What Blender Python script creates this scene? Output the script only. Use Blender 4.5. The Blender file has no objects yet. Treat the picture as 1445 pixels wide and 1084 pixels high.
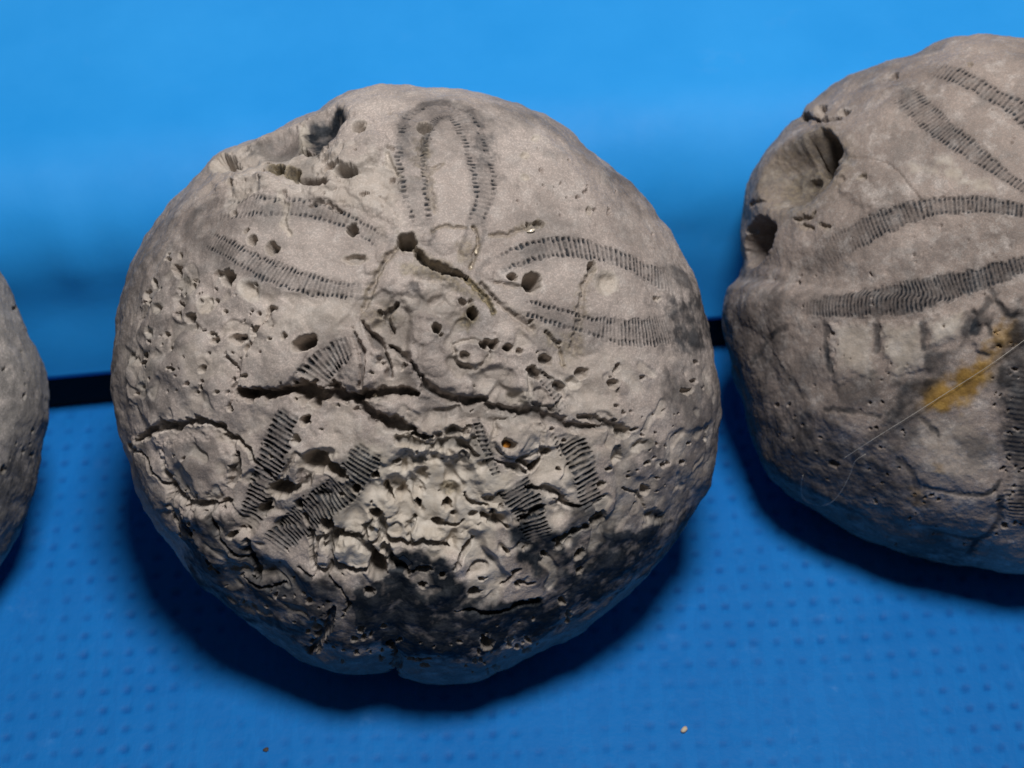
import bpy, bmesh, math, random
import numpy as np
from mathutils import Vector, Matrix

# ------------------------------------------------------------------ camera, world, light
S = 0.01                      # one design unit = 1 cm
E = math.radians(50.0)        # camera looks down this steeply
D = 27.0                      # camera distance (units) to the aim point
FP = 100.0 * D                # focal length in photo pixels
W0, H0 = 1445.0, 1084.0
AIM = np.array([0.0, 0.0, 3.2])
VX = np.array([1.0, 0.0, 0.0])
VU = np.array([0.0, math.sin(E), math.cos(E)])
VN = np.array([0.0, -math.cos(E), math.sin(E)])
CAM = AIM + VN * D

sc = bpy.context.scene
col = sc.collection
cam_d = bpy.data.cameras.new("camera")
cam = bpy.data.objects.new("camera", cam_d)
col.objects.link(cam)
cam.location = (CAM * S).tolist()
cam.rotation_euler = (math.pi / 2 - E, 0, 0)
cam_d.sensor_fit = 'HORIZONTAL'
cam_d.sensor_width = 36.0
cam_d.angle_x = 2 * math.atan(W0 / 2 / FP)
cam_d.clip_start = 0.01
cam_d.clip_end = 20.0
cam_d.dof.use_dof = True
cam_d.dof.focus_distance = (D - 2.0) * S
cam_d.dof.aperture_fstop = 27.0
sc.camera = cam

world = bpy.data.worlds.new("World")
sc.world = world
world.use_nodes = True
bg = world.node_tree.nodes["Background"]
bg.inputs["Color"].default_value = (0.80, 0.90, 1.0, 1)
bg.inputs["Strength"].default_value = 0.04

LD = np.array([0.09, -0.04, 0.99]); LD /= np.linalg.norm(LD)
lp = np.array([0.0, 0.0, 2.5]) + LD * 48.0
key_d = bpy.data.lights.new("ceiling_lamp", 'AREA')
key_d.shape = 'DISK'
key_d.size = 13.0 * S
key_d.energy = 2.25
key_d.color = (1.0, 0.965, 0.93)
key = bpy.data.objects.new("ceiling_lamp", key_d)
col.objects.link(key)
key.location = (lp * S).tolist()
key.rotation_euler = Vector((-LD).tolist()).to_track_quat('-Z', 'Y').to_euler()

sc.view_settings.view_transform = 'Standard'
sc.view_settings.look = 'None'
sc.view_settings.exposure = 0.0
sc.view_settings.gamma = 1.0
sc.render.engine = 'CYCLES'
sc.cycles.max_bounces = 6

rng = np.random.default_rng(7)

# ------------------------------------------------------------------ helpers
def ray_dir(px, py):
    return (((np.asarray(px, float) - W0 / 2) / FP)[..., None] * VX
            - ((np.asarray(py, float) - H0 / 2) / FP)[..., None] * VU - VN)

def ground(px, py, z=0.0):
    d = ray_dir(px, py)
    t = (z - CAM[2]) / d[..., 2]
    return CAM + d * t[..., None]

def sstep(a, b, x):
    t = np.clip((x - a) / (b - a), 0, 1)
    return t * t * (3 - 2 * t)

def vnoise(x, y, seed):
    """smooth gradient noise, about -1..1"""
    xi = np.floor(x).astype(np.int64); yi = np.floor(y).astype(np.int64)
    fx = x - xi; fy = y - yi
    def g(ix, iy):
        h = (ix * 374761393 + iy * 668265263 + seed * 1442695041) & 0xFFFFFFFF
        h = ((h ^ (h >> 13)) * 1274126177) & 0xFFFFFFFF
        h = h ^ (h >> 16)
        a = (h & 0xFFFF) / 65536.0 * 2 * math.pi
        return np.cos(a), np.sin(a)
    ux = fx * fx * fx * (fx * (fx * 6 - 15) + 10); uy = fy * fy * fy * (fy * (fy * 6 - 15) + 10)
    r = 0
    for dx in (0, 1):
        for dy in (0, 1):
            gx, gy = g(xi + dx, yi + dy)
            w = (ux if dx else 1 - ux) * (uy if dy else 1 - uy)
            r = r + w * (gx * (fx - dx) + gy * (fy - dy))
    return r * 1.5

def fbm(x, y, f, seed, octaves=4, gain=0.5):
    r = 0; a = 1.0
    for k in range(octaves):
        r = r + a * vnoise(x * f + 17.3 * k, y * f - 9.1 * k, seed + k * 31)
        f *= 2.03; a *= gain
    return r

def spline(pts, step):
    p = np.asarray(pts, float)
    if len(p) == 2:
        n = max(2, int(np.linalg.norm(p[1] - p[0]) / step) + 1)
        t = np.linspace(0, 1, n)[:, None]
        return p[0] * (1 - t) + p[1] * t
    e = np.vstack([2 * p[0] - p[1], p, 2 * p[-1] - p[-2]])
    out = []
    for k in range(1, len(e) - 2):
        p0, p1, p2, p3 = e[k - 1], e[k], e[k + 1], e[k + 2]
        n = max(1, int(np.linalg.norm(p2 - p1) / step))
        t = (np.arange(n) / n)[:, None]
        out.append(0.5 * (2 * p1 + (p2 - p0) * t + (2 * p0 - 5 * p1 + 4 * p2 - p3) * t**2 + (3 * p1 - p0 - 3 * p2 + p3) * t**3))
    out.append(p[-1:])
    return np.vstack(out)

def tag(o, label=None, cat=None, group=None, kind=None):
    for k, v in (("label", label), ("category", cat), ("group", group), ("kind", kind)):
        if v: o[k] = v
    return o

def mesh_from(name, co, faces, mat, parent=None, attr=None, smooth=True):
    """faces: list of int arrays (n,k)"""
    me = bpy.data.meshes.new(name)
    co = np.ascontiguousarray(co, np.float32)
    me.vertices.add(len(co)); me.vertices.foreach_set("co", co.ravel())
    nl = sum(f.size for f in faces); npoly = sum(len(f) for f in faces)
    me.loops.add(nl); me.polygons.add(npoly)
    me.loops.foreach_set("vertex_index", np.concatenate([f.ravel() for f in faces]).astype(np.int32))
    st = []; k = 0
    for f in faces:
        st.append(k + np.arange(len(f)) * f.shape[1]); k += f.size
    me.polygons.foreach_set("loop_start", np.concatenate(st).astype(np.int32))
    me.polygons.foreach_set("use_smooth", np.full(npoly, smooth))
    if attr is not None:
        a = me.color_attributes.new("mask", 'FLOAT_COLOR', 'POINT')
        a.data.foreach_set("color", np.ascontiguousarray(attr, np.float32).ravel())
    me.update(calc_edges=True)
    me.validate()
    me.materials.append(mat)
    o = bpy.data.objects.new(name, me)
    col.objects.link(o)
    if parent is not None: o.parent = parent
    return o

# ------------------------------------------------------------------ materials
class NT:
    def __init__(s, name):
        s.m = bpy.data.materials.new(name); s.m.use_nodes = True
        s.t = s.m.node_tree; s.n = s.t.nodes; s.b = s.n["Principled BSDF"]
    def node(s, typ, **kw):
        x = s.n.new(typ)
        for k, v in kw.items():
            if k.startswith("i_"): x.inputs[k[2:].replace("_", " ")].default_value = v
            else: setattr(x, k, v)
        return x
    def link(s, a, b): s.t.links.new(a, b)
    def noise(s, vec, scale, detail=4, rough=0.6):
        x = s.node("ShaderNodeTexNoise"); x.inputs["Scale"].default_value = scale
        x.inputs["Detail"].default_value = detail; x.inputs["Roughness"].default_value = rough
        s.link(vec, x.inputs["Vector"]); return x.outputs["Fac"]
    def ramp(s, fac, a, b, ca=(0, 0, 0, 1), cb=(1, 1, 1, 1)):
        x = s.node("ShaderNodeValToRGB"); e = x.color_ramp.elements
        e[0].position = a; e[0].color = ca; e[1].position = b; e[1].color = cb
        s.link(fac, x.inputs["Fac"]); return x.outputs["Color"]
    def mix(s, fac, a, b, mode='MIX'):
        x = s.node("ShaderNodeMix", data_type='RGBA', blend_type=mode)
        for v, k in ((fac, "Factor"), (a, "A"), (b, "B")):
            i = [q for q in x.inputs if q.name == k and (q.type == 'RGBA' if k != "Factor" else q.type == 'VALUE')][0]
            if hasattr(v, "links"): s.link(v, i)
            else: i.default_value = v
        return [q for q in x.outputs if q.type == 'RGBA'][0]
    def math(s, op, a, b):
        x = s.node("ShaderNodeMath", operation=op)
        for v, k in ((a, 0), (b, 1)):
            if hasattr(v, "links"): s.link(v, x.inputs[k])
            else: x.inputs[k].default_value = v
        return x.outputs[0]

def fossil_material(name, base_a, base_b):
    q = NT(name)
    vec = q.node("ShaderNodeTexCoord").outputs["Object"]
    at = q.node("ShaderNodeAttribute", attribute_name="mask")
    sep = q.node("ShaderNodeSeparateColor"); q.link(at.outputs["Color"], sep.inputs[0])
    dark, cream, yellow, sand = sep.outputs[0], sep.outputs[1], sep.outputs[2], at.outputs["Alpha"]
    n1 = q.noise(vec, 55, 5, 0.65); n2 = q.noise(vec, 380, 4, 0.7); n3 = q.noise(vec, 1500, 3, 0.7)
    c = q.mix(q.ramp(n1, 0.35, 0.68), base_a, base_b)
    c = q.mix(q.math("MULTIPLY", q.ramp(n2, 0.50, 0.70), 0.85), c, (0.56, 0.50, 0.465, 1))
    n4 = q.noise(vec, 150, 4, 0.65)
    c = q.mix(q.math("MULTIPLY", q.ramp(n4, 0.52, 0.70), 0.48), c, (0.115, 0.11, 0.108, 1))
    c = q.mix(q.math('MULTIPLY', q.ramp(n3, 0.50, 0.75), 0.35), c, (0.16, 0.145, 0.135, 1))
    n5 = q.noise(vec, 3600, 2, 0.6)
    c = q.mix(q.math('MULTIPLY', q.ramp(n5, 0.56, 0.70), 0.38), c, (0.62, 0.575, 0.545, 1))
    c = q.mix(q.math('MULTIPLY', q.ramp(n5, 0.45, 0.33), 0.28), c, (0.10, 0.092, 0.086, 1))
    c = q.mix(cream, c, q.mix(q.ramp(n2, 0.3, 0.7), (0.45, 0.39, 0.315, 1), (0.60, 0.555, 0.495, 1)))
    sandc = q.mix(q.ramp(n3, 0.4, 0.62), (0.06, 0.052, 0.035, 1), (0.30, 0.24, 0.14, 1))
    c = q.mix(sand, c, sandc)
    yc = q.mix(q.ramp(n2, 0.35, 0.7), (0.20, 0.108, 0.016, 1), (0.40, 0.235, 0.04, 1))
    c = q.mix(yellow, c, yc)
    dk = q.mix(q.ramp(n2, 0.42, 0.75), (0.010, 0.013, 0.018, 1), (0.052, 0.058, 0.068, 1))
    c = q.mix(dark, c, dk)
    q.link(c, q.b.inputs["Base Color"])
    q.link(q.ramp(n3, 0.3, 0.65, (0.78,) * 3 + (1,), (0.52,) * 3 + (1,)), q.b.inputs["Roughness"])
    q.link(q.math("SUBTRACT", 0.28, q.math("MULTIPLY", dark, 0.16)), q.b.inputs["Specular IOR Level"])
    h = q.math('ADD', q.math('MULTIPLY', n2, 0.5), q.math('ADD', q.math('MULTIPLY', n3, 0.35), q.math('MULTIPLY', n5, 0.25)))
    bp = q.node("ShaderNodeBump"); bp.inputs["Strength"].default_value = 0.4; bp.inputs["Distance"].default_value = 0.00045
    q.link(h, bp.inputs["Height"]); q.link(bp.outputs[0], q.b.inputs["Normal"])
    return q.m

MAT_MID = fossil_material("pitted_fossil_stone", (0.34, 0.282, 0.254, 1), (0.59, 0.508, 0.465, 1))
MAT_RIGHT = fossil_material("smooth_fossil_stone", (0.225, 0.18, 0.158, 1), (0.455, 0.372, 0.33, 1))
MAT_LEFT = fossil_material("grey_fossil_stone", (0.24, 0.222, 0.21, 1), (0.38, 0.355, 0.335, 1))

def plain(name, colr, rough=0.6, spec=0.4):
    q = NT(name); vec = q.node("ShaderNodeTexCoord").outputs["Object"]
    n = q.noise(vec, 900, 3)
    c = q.mix(q.ramp(n, 0.3, 0.7), tuple(x * 0.7 for x in colr) + (1,), tuple(min(1, x * 1.2) for x in colr) + (1,))
    q.link(c, q.b.inputs["Base Color"]); q.b.inputs["Roughness"].default_value = rough
    q.b.inputs["Specular IOR Level"].default_value = spec
    return q.m

def mat_blue(name, ca, cb, scuff, rough, fine, dist, spec, weld=0.0):
    q = NT(name); vec = q.node("ShaderNodeTexCoord").outputs["Object"]
    n1 = q.noise(vec, 30, 5); n2 = q.noise(vec, 160, 5, 0.7); n3 = q.noise(vec, fine, 3, 0.6)
    c = q.mix(q.ramp(n1, 0.3, 0.7), ca, cb)
    sm = q.math('MULTIPLY', q.ramp(n2, 0.60, 0.80), q.ramp(n1, 0.45, 0.65))
    c = q.mix(q.math('MULTIPLY', sm, scuff), c, (0.22, 0.42, 0.75, 1))
    if weld:
        mp = q.node("ShaderNodeMapping"); mp.inputs["Scale"].default_value = (420, 70, 1); q.link(vec, mp.inputs["Vector"])
        st = q.noise(mp.outputs[0], 1.0, 3, 0.6)
        c = q.mix(q.math('MULTIPLY', q.ramp(st, 0.50, 0.74), 0.15), c, (0.02, 0.20, 0.60, 1))
        c = q.mix(q.math('MULTIPLY', q.ramp(st, 0.48, 0.28), 0.13), c, (0.003, 0.095, 0.36, 1))
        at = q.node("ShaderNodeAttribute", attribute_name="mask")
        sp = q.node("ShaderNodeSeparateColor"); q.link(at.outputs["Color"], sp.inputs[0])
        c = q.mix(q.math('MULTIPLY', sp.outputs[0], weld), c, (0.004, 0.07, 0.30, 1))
    q.link(c, q.b.inputs["Base Color"])
    q.link(q.ramp(n2, 0.2, 0.8, (rough - 0.06,) * 3 + (1,), (rough + 0.08,) * 3 + (1,)), q.b.inputs["Roughness"])
    q.b.inputs["Specular IOR Level"].default_value = spec
    bp = q.node("ShaderNodeBump"); bp.inputs["Strength"].default_value = 0.4; bp.inputs["Distance"].default_value = dist
    q.link(n3, bp.inputs["Height"]); q.link(bp.outputs[0], q.b.inputs["Normal"])
    return q.m

MAT_MAT = mat_blue("blue_woven_plastic", (0.004, 0.142, 0.475, 1), (0.009, 0.178, 0.55, 1), 0.30, 0.55, 700, 0.0003, 0.12, 0.62)
MAT_BOX = mat_blue("blue_smooth_plastic", (0.014, 0.30, 0.80, 1), (0.026, 0.345, 0.87, 1), 0.10, 0.62, 300, 0.0001, 0.24)
MAT_BLACK = plain("gap_shade_black", (0.006, 0.006, 0.008), 0.7, 0.2)  # near-black that stands in for shade under the box lip
MAT_CRUMB = plain("cream_crumb", (0.62, 0.50, 0.36), 0.6)
MAT_BROWN = plain("brown_speck", (0.055, 0.042, 0.035), 0.7)
MAT_ORANGE = plain("orange_grain", (0.62, 0.26, 0.03), 0.35, 0.6)
MAT_GRAIN = plain("pale_grain", (0.75, 0.66, 0.52), 0.15, 0.9)
MAT_FIBRE = plain("pale_fibre", (0.48, 0.45, 0.40), 0.35, 0.5)

# ------------------------------------------------------------------ fossils
class Fossil:
    def __init__(s, centre, outline, Hf, Hb, c0, gx, gy, q=2.4):
        s.Hf, s.Hb, s.q = Hf, Hb, q
        C = CAM + ray_dir(*centre) * (D - c0)
        s.C = C
        s.n = CAM - C; s.Dk = np.linalg.norm(s.n); s.n /= s.Dk
        s.x = np.cross(VU, s.n); s.x /= np.linalg.norm(s.x)
        s.u = np.cross(s.n, s.x)
        o = np.asarray(outline, float)
        a, b = s.plane(o[:, 0], o[:, 1], 0.0)
        ph = np.arctan2(b, a); r = np.hypot(a, b)
        k = np.argsort(ph); ph = ph[k]; r = r[k]
        rho = np.linspace(0.5, 1, 400)
        kap = np.max(rho * s.Dk / (s.Dk - Hf * (1 - rho**2)**(1 / q)))
        # dense periodic radius table with light smoothing
        s.tph = np.linspace(-math.pi, math.pi, 1441)
        tr = np.interp(s.tph, ph, r, period=2 * math.pi) / kap
        w = np.hanning(9); w /= w.sum()
        tr2 = np.convolve(np.concatenate([tr[-9:-1], tr, tr[1:9]]), w, 'same')[8:-8]
        s.tr = tr2
        s.Rm = float(s.tr.mean())
        # grid
        X, Y = np.meshgrid(gx, gy)
        s.shape = X.shape
        U = X * np.sqrt(1 - Y * Y / 2); V = Y * np.sqrt(1 - X * X / 2)
        tau = np.minimum(np.hypot(U, V), 1.0).ravel()
        s.phi = np.arctan2(V, U).ravel()
        th = tau * math.pi / 2
        s.th = th
        s.uu = s.Rm * th * np.cos(s.phi); s.vv = s.Rm * th * np.sin(s.phi)
        s.base = s.point(th, s.phi)
        s.H = np.zeros(th.size); s.cut = np.zeros(th.size)
        s.mask = np.zeros((th.size, 4))
        s.label = np.zeros(th.size, np.int32)
    def R(s, ph): return np.interp(ph, s.tph, s.tr)
    def point(s, th, ph):
        r = np.sin(th) * s.R(ph)
        return np.stack([r * np.cos(ph), r * np.sin(ph), s.Hf * np.maximum(np.cos(th), 0)**(2 / s.q)], -1)
    def plane(s, px, py, c):
        d = ray_dir(px, py)
        l = np.stack([d @ s.x, d @ s.u, d @ s.n], -1)
        t = (s.Dk - c) / -l[..., 2]
        return l[..., 0] * t, l[..., 1] * t
    def chart(s, pts):
        """photo pixel -> coordinates on the fossil's own surface chart"""
        p = np.asarray(pts, float)
        c = np.full(len(p), s.Hf * 0.6)
        for _ in range(40):
            a, b = s.plane(p[:, 0], p[:, 1], c)
            ph = np.arctan2(b, a); rho = np.minimum(np.hypot(a, b) / s.R(ph), 0.9995)
            c = 0.5 * c + 0.5 * s.Hf * (1 - rho**2)**(1 / s.q)
        th = np.arcsin(rho)
        return np.stack([s.Rm * th * np.cos(ph), s.Rm * th * np.sin(ph)], -1)
    def jac(s, p):
        q = s.chart([[p[0] - 2, p[1]], [p[0] + 2, p[1]], [p[0], p[1] - 2], [p[0], p[1] + 2]])
        J = np.stack([(q[1] - q[0]) / 4, (q[3] - q[2]) / 4], 1)
        return J
    def scale(s, p):
        J = s.jac(p); return float(np.clip(math.sqrt(abs(np.linalg.det(J))), 0.006, 0.02))
    def box(s, pts, m):
        lo = pts.min(0) - m; hi = pts.max(0) + m
        return np.nonzero((s.uu > lo[0]) & (s.uu < hi[0]) & (s.vv > lo[1]) & (s.vv < hi[1]))[0]
    def polydist(s, idx, pts, warp=True):
        u = (s.wu if warp else s.uu)[idx]; v = (s.wv if warp else s.vv)[idx]
        best = np.full(len(idx), 1e9); ss = np.zeros(len(idx)); sd = np.zeros(len(idx)); acc = 0
        for k in range(len(pts) - 1):
            a = pts[k]; d = pts[k + 1] - a; L2 = float(d @ d)
            if L2 < 1e-12: continue
            t = np.clip(((u - a[0]) * d[0] + (v - a[1]) * d[1]) / L2, 0, 1)
            ex = u - a[0] - t * d[0]; ey = v - a[1] - t * d[1]
            dd = ex * ex + ey * ey
            m = dd < best
            best[m] = dd[m]; L = math.sqrt(L2)
            ss[m] = acc + t[m] * L; sd[m] = np.sign(d[0] * ey[m] - d[1] * ex[m])
            acc += L
        return np.sqrt(best), ss, sd, acc
    # ---- features, positions and sizes in photo pixels
    def hole(s, px, py, rx, ry, rot=0, depth=None, cream=0.0, dark=0.0, sand=0.0, rim=0.25, soft=0.45, dirt=0.0):
        if depth is None: depth = 0.016 * min(rx, ry) + 0.02
        J = s.jac((px, py)); c = s.chart([[px, py]])[0]
        r = math.radians(rot)
        A = J @ np.array([[math.cos(r), -math.sin(r)], [math.sin(r), math.cos(r)]]) @ np.diag([rx, ry])
        ext = 1.8 * np.abs(A).sum(1)
        idx = np.nonzero((np.abs(s.uu - c[0]) < ext[0]) & (np.abs(s.vv - c[1]) < ext[1]))[0]
        if not len(idx): return
        Ai = np.linalg.inv(A)
        wu, wv = (s.uu, s.vv) if max(rx, ry) > 24 else (s.wu, s.wv)
        du = wu[idx] - c[0]; dv = wv[idx] - c[1]
        d = np.hypot(Ai[0, 0] * du + Ai[0, 1] * dv, Ai[1, 0] * du + Ai[1, 1] * dv)
        d = d * (1 + 0.22 * min(1.0, 9.0 / max(rx, ry)) * s.nj[idx])
        f = 1 - sstep(1 - soft, 1.1, d)
        s.cut[idx] = np.maximum(s.cut[idx], depth * f)
        if rim: s.H[idx] += rim * 0.02 * np.exp(-((d - 1.2) / 0.18)**2)
        w = 1 - sstep(0.9, 1.45, d)
        if dirt: s.mask[idx, 0] = np.maximum(s.mask[idx, 0] * (1 - 0.6 * w), dirt * (1 - sstep(0.35, 0.85, d)))  # paints shade into the hole floor so it reads deeper
        for ch, v in ((1, cream), (3, sand)):
            if v: s.mask[idx, ch] = np.maximum(s.mask[idx, ch], v * w)
        if dark: s.mask[idx, 0] = np.maximum(s.mask[idx, 0], dark * f)
    def crack(s, pts, w, depth=0.12, dark=0.0, cream=0.0, sand=0.0, soft=0.5, jit=0.5):
        """w: width in px (one value, or one per point)"""
        c = spline(s.chart(pts), 0.03)
        mid = pts[len(pts) // 2]; sc_ = s.scale(mid)
        wv = np.asarray([w] * len(pts) if np.isscalar(w) else w, float) * sc_ / 2
        idx = s.box(c, wv.max() * 3 + 0.04)
        if not len(idx): return
        d, ss, sd, L = s.polydist(idx, c)
        ww = np.interp(ss / max(L, 1e-9), np.linspace(0, 1, len(wv)), wv)
        ww = ww * np.clip(1 + jit * 1.5 * s.nj[idx] + 0.6 * s.nk[idx], 0.25, 2.2)
        f = 1 - sstep(ww * (1 - soft), ww * 1.15 + 0.004, d)
        s.cut[idx] = np.maximum(s.cut[idx], (depth if depth > 0.22 else 0.8 * depth) * f * (1 + 0.3 * s.nk[idx]))
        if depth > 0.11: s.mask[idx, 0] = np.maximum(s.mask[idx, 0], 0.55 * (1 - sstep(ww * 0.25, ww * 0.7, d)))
        g = 1 - sstep(ww * 0.9, ww * 2.0 + 0.02, d)
        for ch, v in ((1, cream), (3, sand)):
            if v: s.mask[idx, ch] = np.maximum(s.mask[idx, ch], v * g)
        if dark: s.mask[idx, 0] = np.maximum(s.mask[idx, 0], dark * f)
    def line_stain(s, pts, w, amt, groove=0.0):
        c = spline(s.chart(pts), 0.03); sc_ = s.scale(pts[len(pts) // 2])
        hw = w * sc_ / 2
        idx = s.box(c, hw * 3 + 0.05)
        d, _, _, _ = s.polydist(idx, c)
        d = d * (1 + 0.4 * s.nj[idx])
        f = 1 - sstep(hw * 0.3, hw * 1.4, d)
        s.mask[idx, 0] = np.maximum(s.mask[idx, 0], amt * f * (0.75 + 0.35 * s.nk[idx]))
        if groove: s.cut[idx] = np.maximum(s.cut[idx], groove * f)
    def inside(s, poly, feather):
        """signed soft mask of polygon given in px; feather in px"""
        c = s.chart(poly); cl = np.vstack([c, c[:1]])
        fe = feather * s.scale(np.mean(np.asarray(poly, float), 0))
        idx = s.box(c, fe * 2 + 0.1)
        u = s.uu[idx]; v = s.vv[idx]
        ins = np.zeros(len(idx), bool)
        for k in range(len(c)):
            x0, y0 = cl[k]; x1, y1 = cl[k + 1]
            if y0 == y1: continue
            m = ((y0 > v) != (y1 > v)) & (u < (x1 - x0) * (v - y0) / (y1 - y0) + x0)
            ins ^= m
        d, _, _, _ = s.polydist(idx, cl)
        return idx, np.where(ins, d, -d), fe
    def stain(s, poly, amt, ch=0, feather=14, wob=1.0, mode='max'):
        idx, d, fe = s.inside(poly, feather)
        d = d + fe * wob * (0.9 * s.nk[idx] + 0.5 * s.nj[idx])
        f = sstep(-fe, fe, d) * amt
        if ch == 0: f = f * np.clip(0.95 + 0.35 * s.nk[idx] + 0.25 * s.nj[idx], 0.3, 1.1)
        s.mask[idx, ch] = np.maximum(s.mask[idx, ch], f) if mode == 'max' else s.mask[idx, ch] * (1 - f)
    def level(s, poly, dh, feather=10, wob=0.6):
        idx, d, fe = s.inside(poly, feather)
        d = d + fe * wob * s.nj[idx]
        s.H[idx] += dh * sstep(-fe, fe, d)
    def rough(s, poly, field, amp, feather=30):
        idx, d, fe = s.inside(poly, feather)
        s.H[idx] += amp * field[idx] * sstep(-fe, fe, d)
    def band(s, po, pi, spacing=6.6, slit=0.9, pore=0.9, tint=0.25, depth=0.035, label=None, fade=(0.0, 0.0), rib=0.0, edge=0.78, ramp=None, halo=0.22):
        """pore band between an outer and an inner row of pores joined by slits"""
        o = spline(s.chart(po), 0.02); i = spline(s.chart(pi), 0.02)
        t = np.linspace(0, 1, 90)
        def res(p):
            l = np.concatenate([[0], np.cumsum(np.hypot(*np.diff(p, axis=0).T))]); l /= l[-1]
            return np.stack([np.interp(t, l, p[:, 0]), np.interp(t, l, p[:, 1])], -1)
        o = res(o); i = res(i); c = (o + i) / 2
        k = np.hanning(17)[1:-1]; k /= k.sum()
        c = np.stack([np.convolve(np.concatenate([2 * c[0, j] - c[7:0:-1, j], c[:, j], 2 * c[-1, j] - c[-2:-9:-1, j]]), k, 'valid') for j in (0, 1)], -1)
        hwv = np.hypot(*(o - i).T) / 2
        sgn = np.sign(np.sum((c[1] - c[0])[0] * (o - c)[0][1] - (c[1] - c[0])[1] * (o - c)[0][0]))
        idx = s.box(c, hwv.max() * 1.75 + 0.02)
        d, ss, sd, L = s.polydist(idx, c, False)
        hw = np.interp(ss / L, t, hwv)
        tt = d / hw * sd * sgn                       # +1 outer row, -1 inner row
        endm = (ss > 0.004) & (ss < L - 0.004)
        if halo:
            g = halo * (1 - sstep(0.8, 1.7, np.abs(tt))) * sstep(-0.08, 0.1, ss / L) * np.clip(0.8 + 0.8 * s.nk[idx] + 0.5 * s.nj[idx], 0.1, 1.3)
            s.mask[idx, 0] = np.maximum(s.mask[idx, 0], g * endm)
        m = (np.abs(tt) < 1.12) & endm
        idx = idx[m]; tt = tt[m]; ss = ss[m]; hw = hw[m]
        if not len(idx): return
        sp = spacing * s.scale(po[len(po) // 2])
        ph = ss / sp + 0.35 * vnoise(ss * 2.3, ss * 0 + 0.37, 5) + 0.15 * vnoise(ss * 9, ss * 0 + 0.37, 6) + 0.12 * tt
        fr = np.abs(ph - np.floor(ph) - 0.5) * 2       # 0 at the slit centre
        cell = np.floor(ph).astype(np.int64)
        rnd = ((cell * 7919 + 13) % 101) / 101.0
        at = np.abs(tt) * (1 + 0.28 * s.nj[idx]) + 0.14 * s.nf[idx]
        f_sl = np.clip(1.0 + 0.9 * s.nf[idx], 0.15, 1.1) * (1 - sstep(0.30, 0.72, fr + 0.25 * s.nf[idx])) * (1 - sstep(0.82, 1.0, at)) * (0.65 + 0.35 * rnd)
        f_po = (1 - sstep(0.35, 0.80, fr)) * (1 - sstep(0.13, 0.27, np.abs(at - edge) * 1.0))
        e = ss / L
        fd = sstep(-0.01, 0.07 + 0.05 * s.nj[idx], e) * sstep(-0.01, 0.07 + 0.05 * s.nj[idx], 1 - e)
        if fade[0]: fd = fd * sstep(0, fade[0], e)
        if fade[1]: fd = fd * sstep(0, fade[1], 1 - e)
        wear = np.clip(0.80 + 0.6 * s.nk[idx] + 0.6 * s.nj[idx], 0.08, 1.0) * fd
        if ramp is not None: f_sl = f_sl * sstep(ramp[0], ramp[1], e) if ramp[1] > ramp[0] else f_sl * (1 - sstep(ramp[1], ramp[0], e))
        amt = np.maximum(f_sl * slit, f_po * pore) * wear
        s.mask[idx, 0] = np.maximum(s.mask[idx, 0], np.clip(amt + tint * (1 - sstep(0.8, 1.1, at)) * fd, 0, 1))
        s.H[idx] -= depth * np.maximum(f_sl * min(1, slit), f_po * pore * 1.3) * wear
        if rib: s.H[idx] -= rib * np.sin(np.clip((1 - at), 0, 1) * math.pi / 2)
        if label is not None: s.label[idx[np.abs(tt[:]) < 1.0]] = label
    def petal(s, poly, label):
        idx, d, fe = s.inside(poly, 4)
        m = (d > 0) & (s.label[idx] == 0)
        s.label[idx[m]] = label
    # ---- mesh
    def finish(s, nback=12):
        ny, nx = s.shape
        P = s.base.reshape(ny, nx, 3)
        du = np.gradient(P, axis=1); dv = np.gradient(P, axis=0)
        N = np.cross(du, dv); N /= np.maximum(np.linalg.norm(N, axis=2, keepdims=True), 1e-9)
        Nn = N.reshape(-1, 3)
        # near the rim use the analytic outward direction (grid corners are skewed)
        er = np.stack([np.cos(s.phi), np.sin(s.phi), np.zeros_like(s.phi)], -1)
        w = sstep(0.90, 1.0, s.th / (math.pi / 2))[:, None]
        Nn = Nn * (1 - w) + er * w; Nn /= np.linalg.norm(Nn, axis=1, keepdims=True)
        h = s.H - s.cut
        s.pos = s.base + Nn * h[:, None]
        s.nrm = Nn
        ids = np.arange(nx * ny).reshape(ny, nx)
        F = np.stack([ids[:-1, :-1], ids[:-1, 1:], ids[1:, 1:], ids[1:, :-1]], -1).reshape(-1, 4)
        loop = np.concatenate([ids[0, :-1], ids[:-1, -1], ids[-1, :0:-1], ids[:0:-1, 0]])
        pos = [s.pos]; msk = [s.mask]; back = []
        prev = loop; start = len(s.pos)
        hb = h[loop]; phl = s.phi[loop]; Rl = s.R(phl)
        for k in range(1, nback + 1):
            a = k / (nback + 1) * math.pi / 2
            r = Rl * math.cos(a)**0.55 + hb * math.cos(a)
            c = np.full(len(loop), -s.Hb * math.sin(a)**0.9)
            pos.append(np.stack([r * np.cos(phl), r * np.sin(phl), c], -1))
            msk.append(s.mask[loop])
            cur = np.arange(start, start + len(loop)); start += len(loop)
            back.append(np.stack([prev, np.roll(prev, -1), np.roll(cur, -1), cur], -1)[:, ::-1])
            prev = cur
        pos.append(np.array([[0, 0, -s.Hb]])); msk.append(np.zeros((1, 4)))
        tri = np.stack([prev, np.roll(prev, -1), np.full(len(prev), start)], -1)[:, ::-1]
        s.allpos = np.vstack(pos); s.allmask = np.clip(np.vstack(msk), 0, 1)
        s.F = F; s.back = np.vstack(back); s.tri = tri
        M = np.stack([s.x, s.u, s.n], 0)
        s.world = s.C + s.allpos @ M
        s.nworld = s.nrm @ M
        return s
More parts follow.
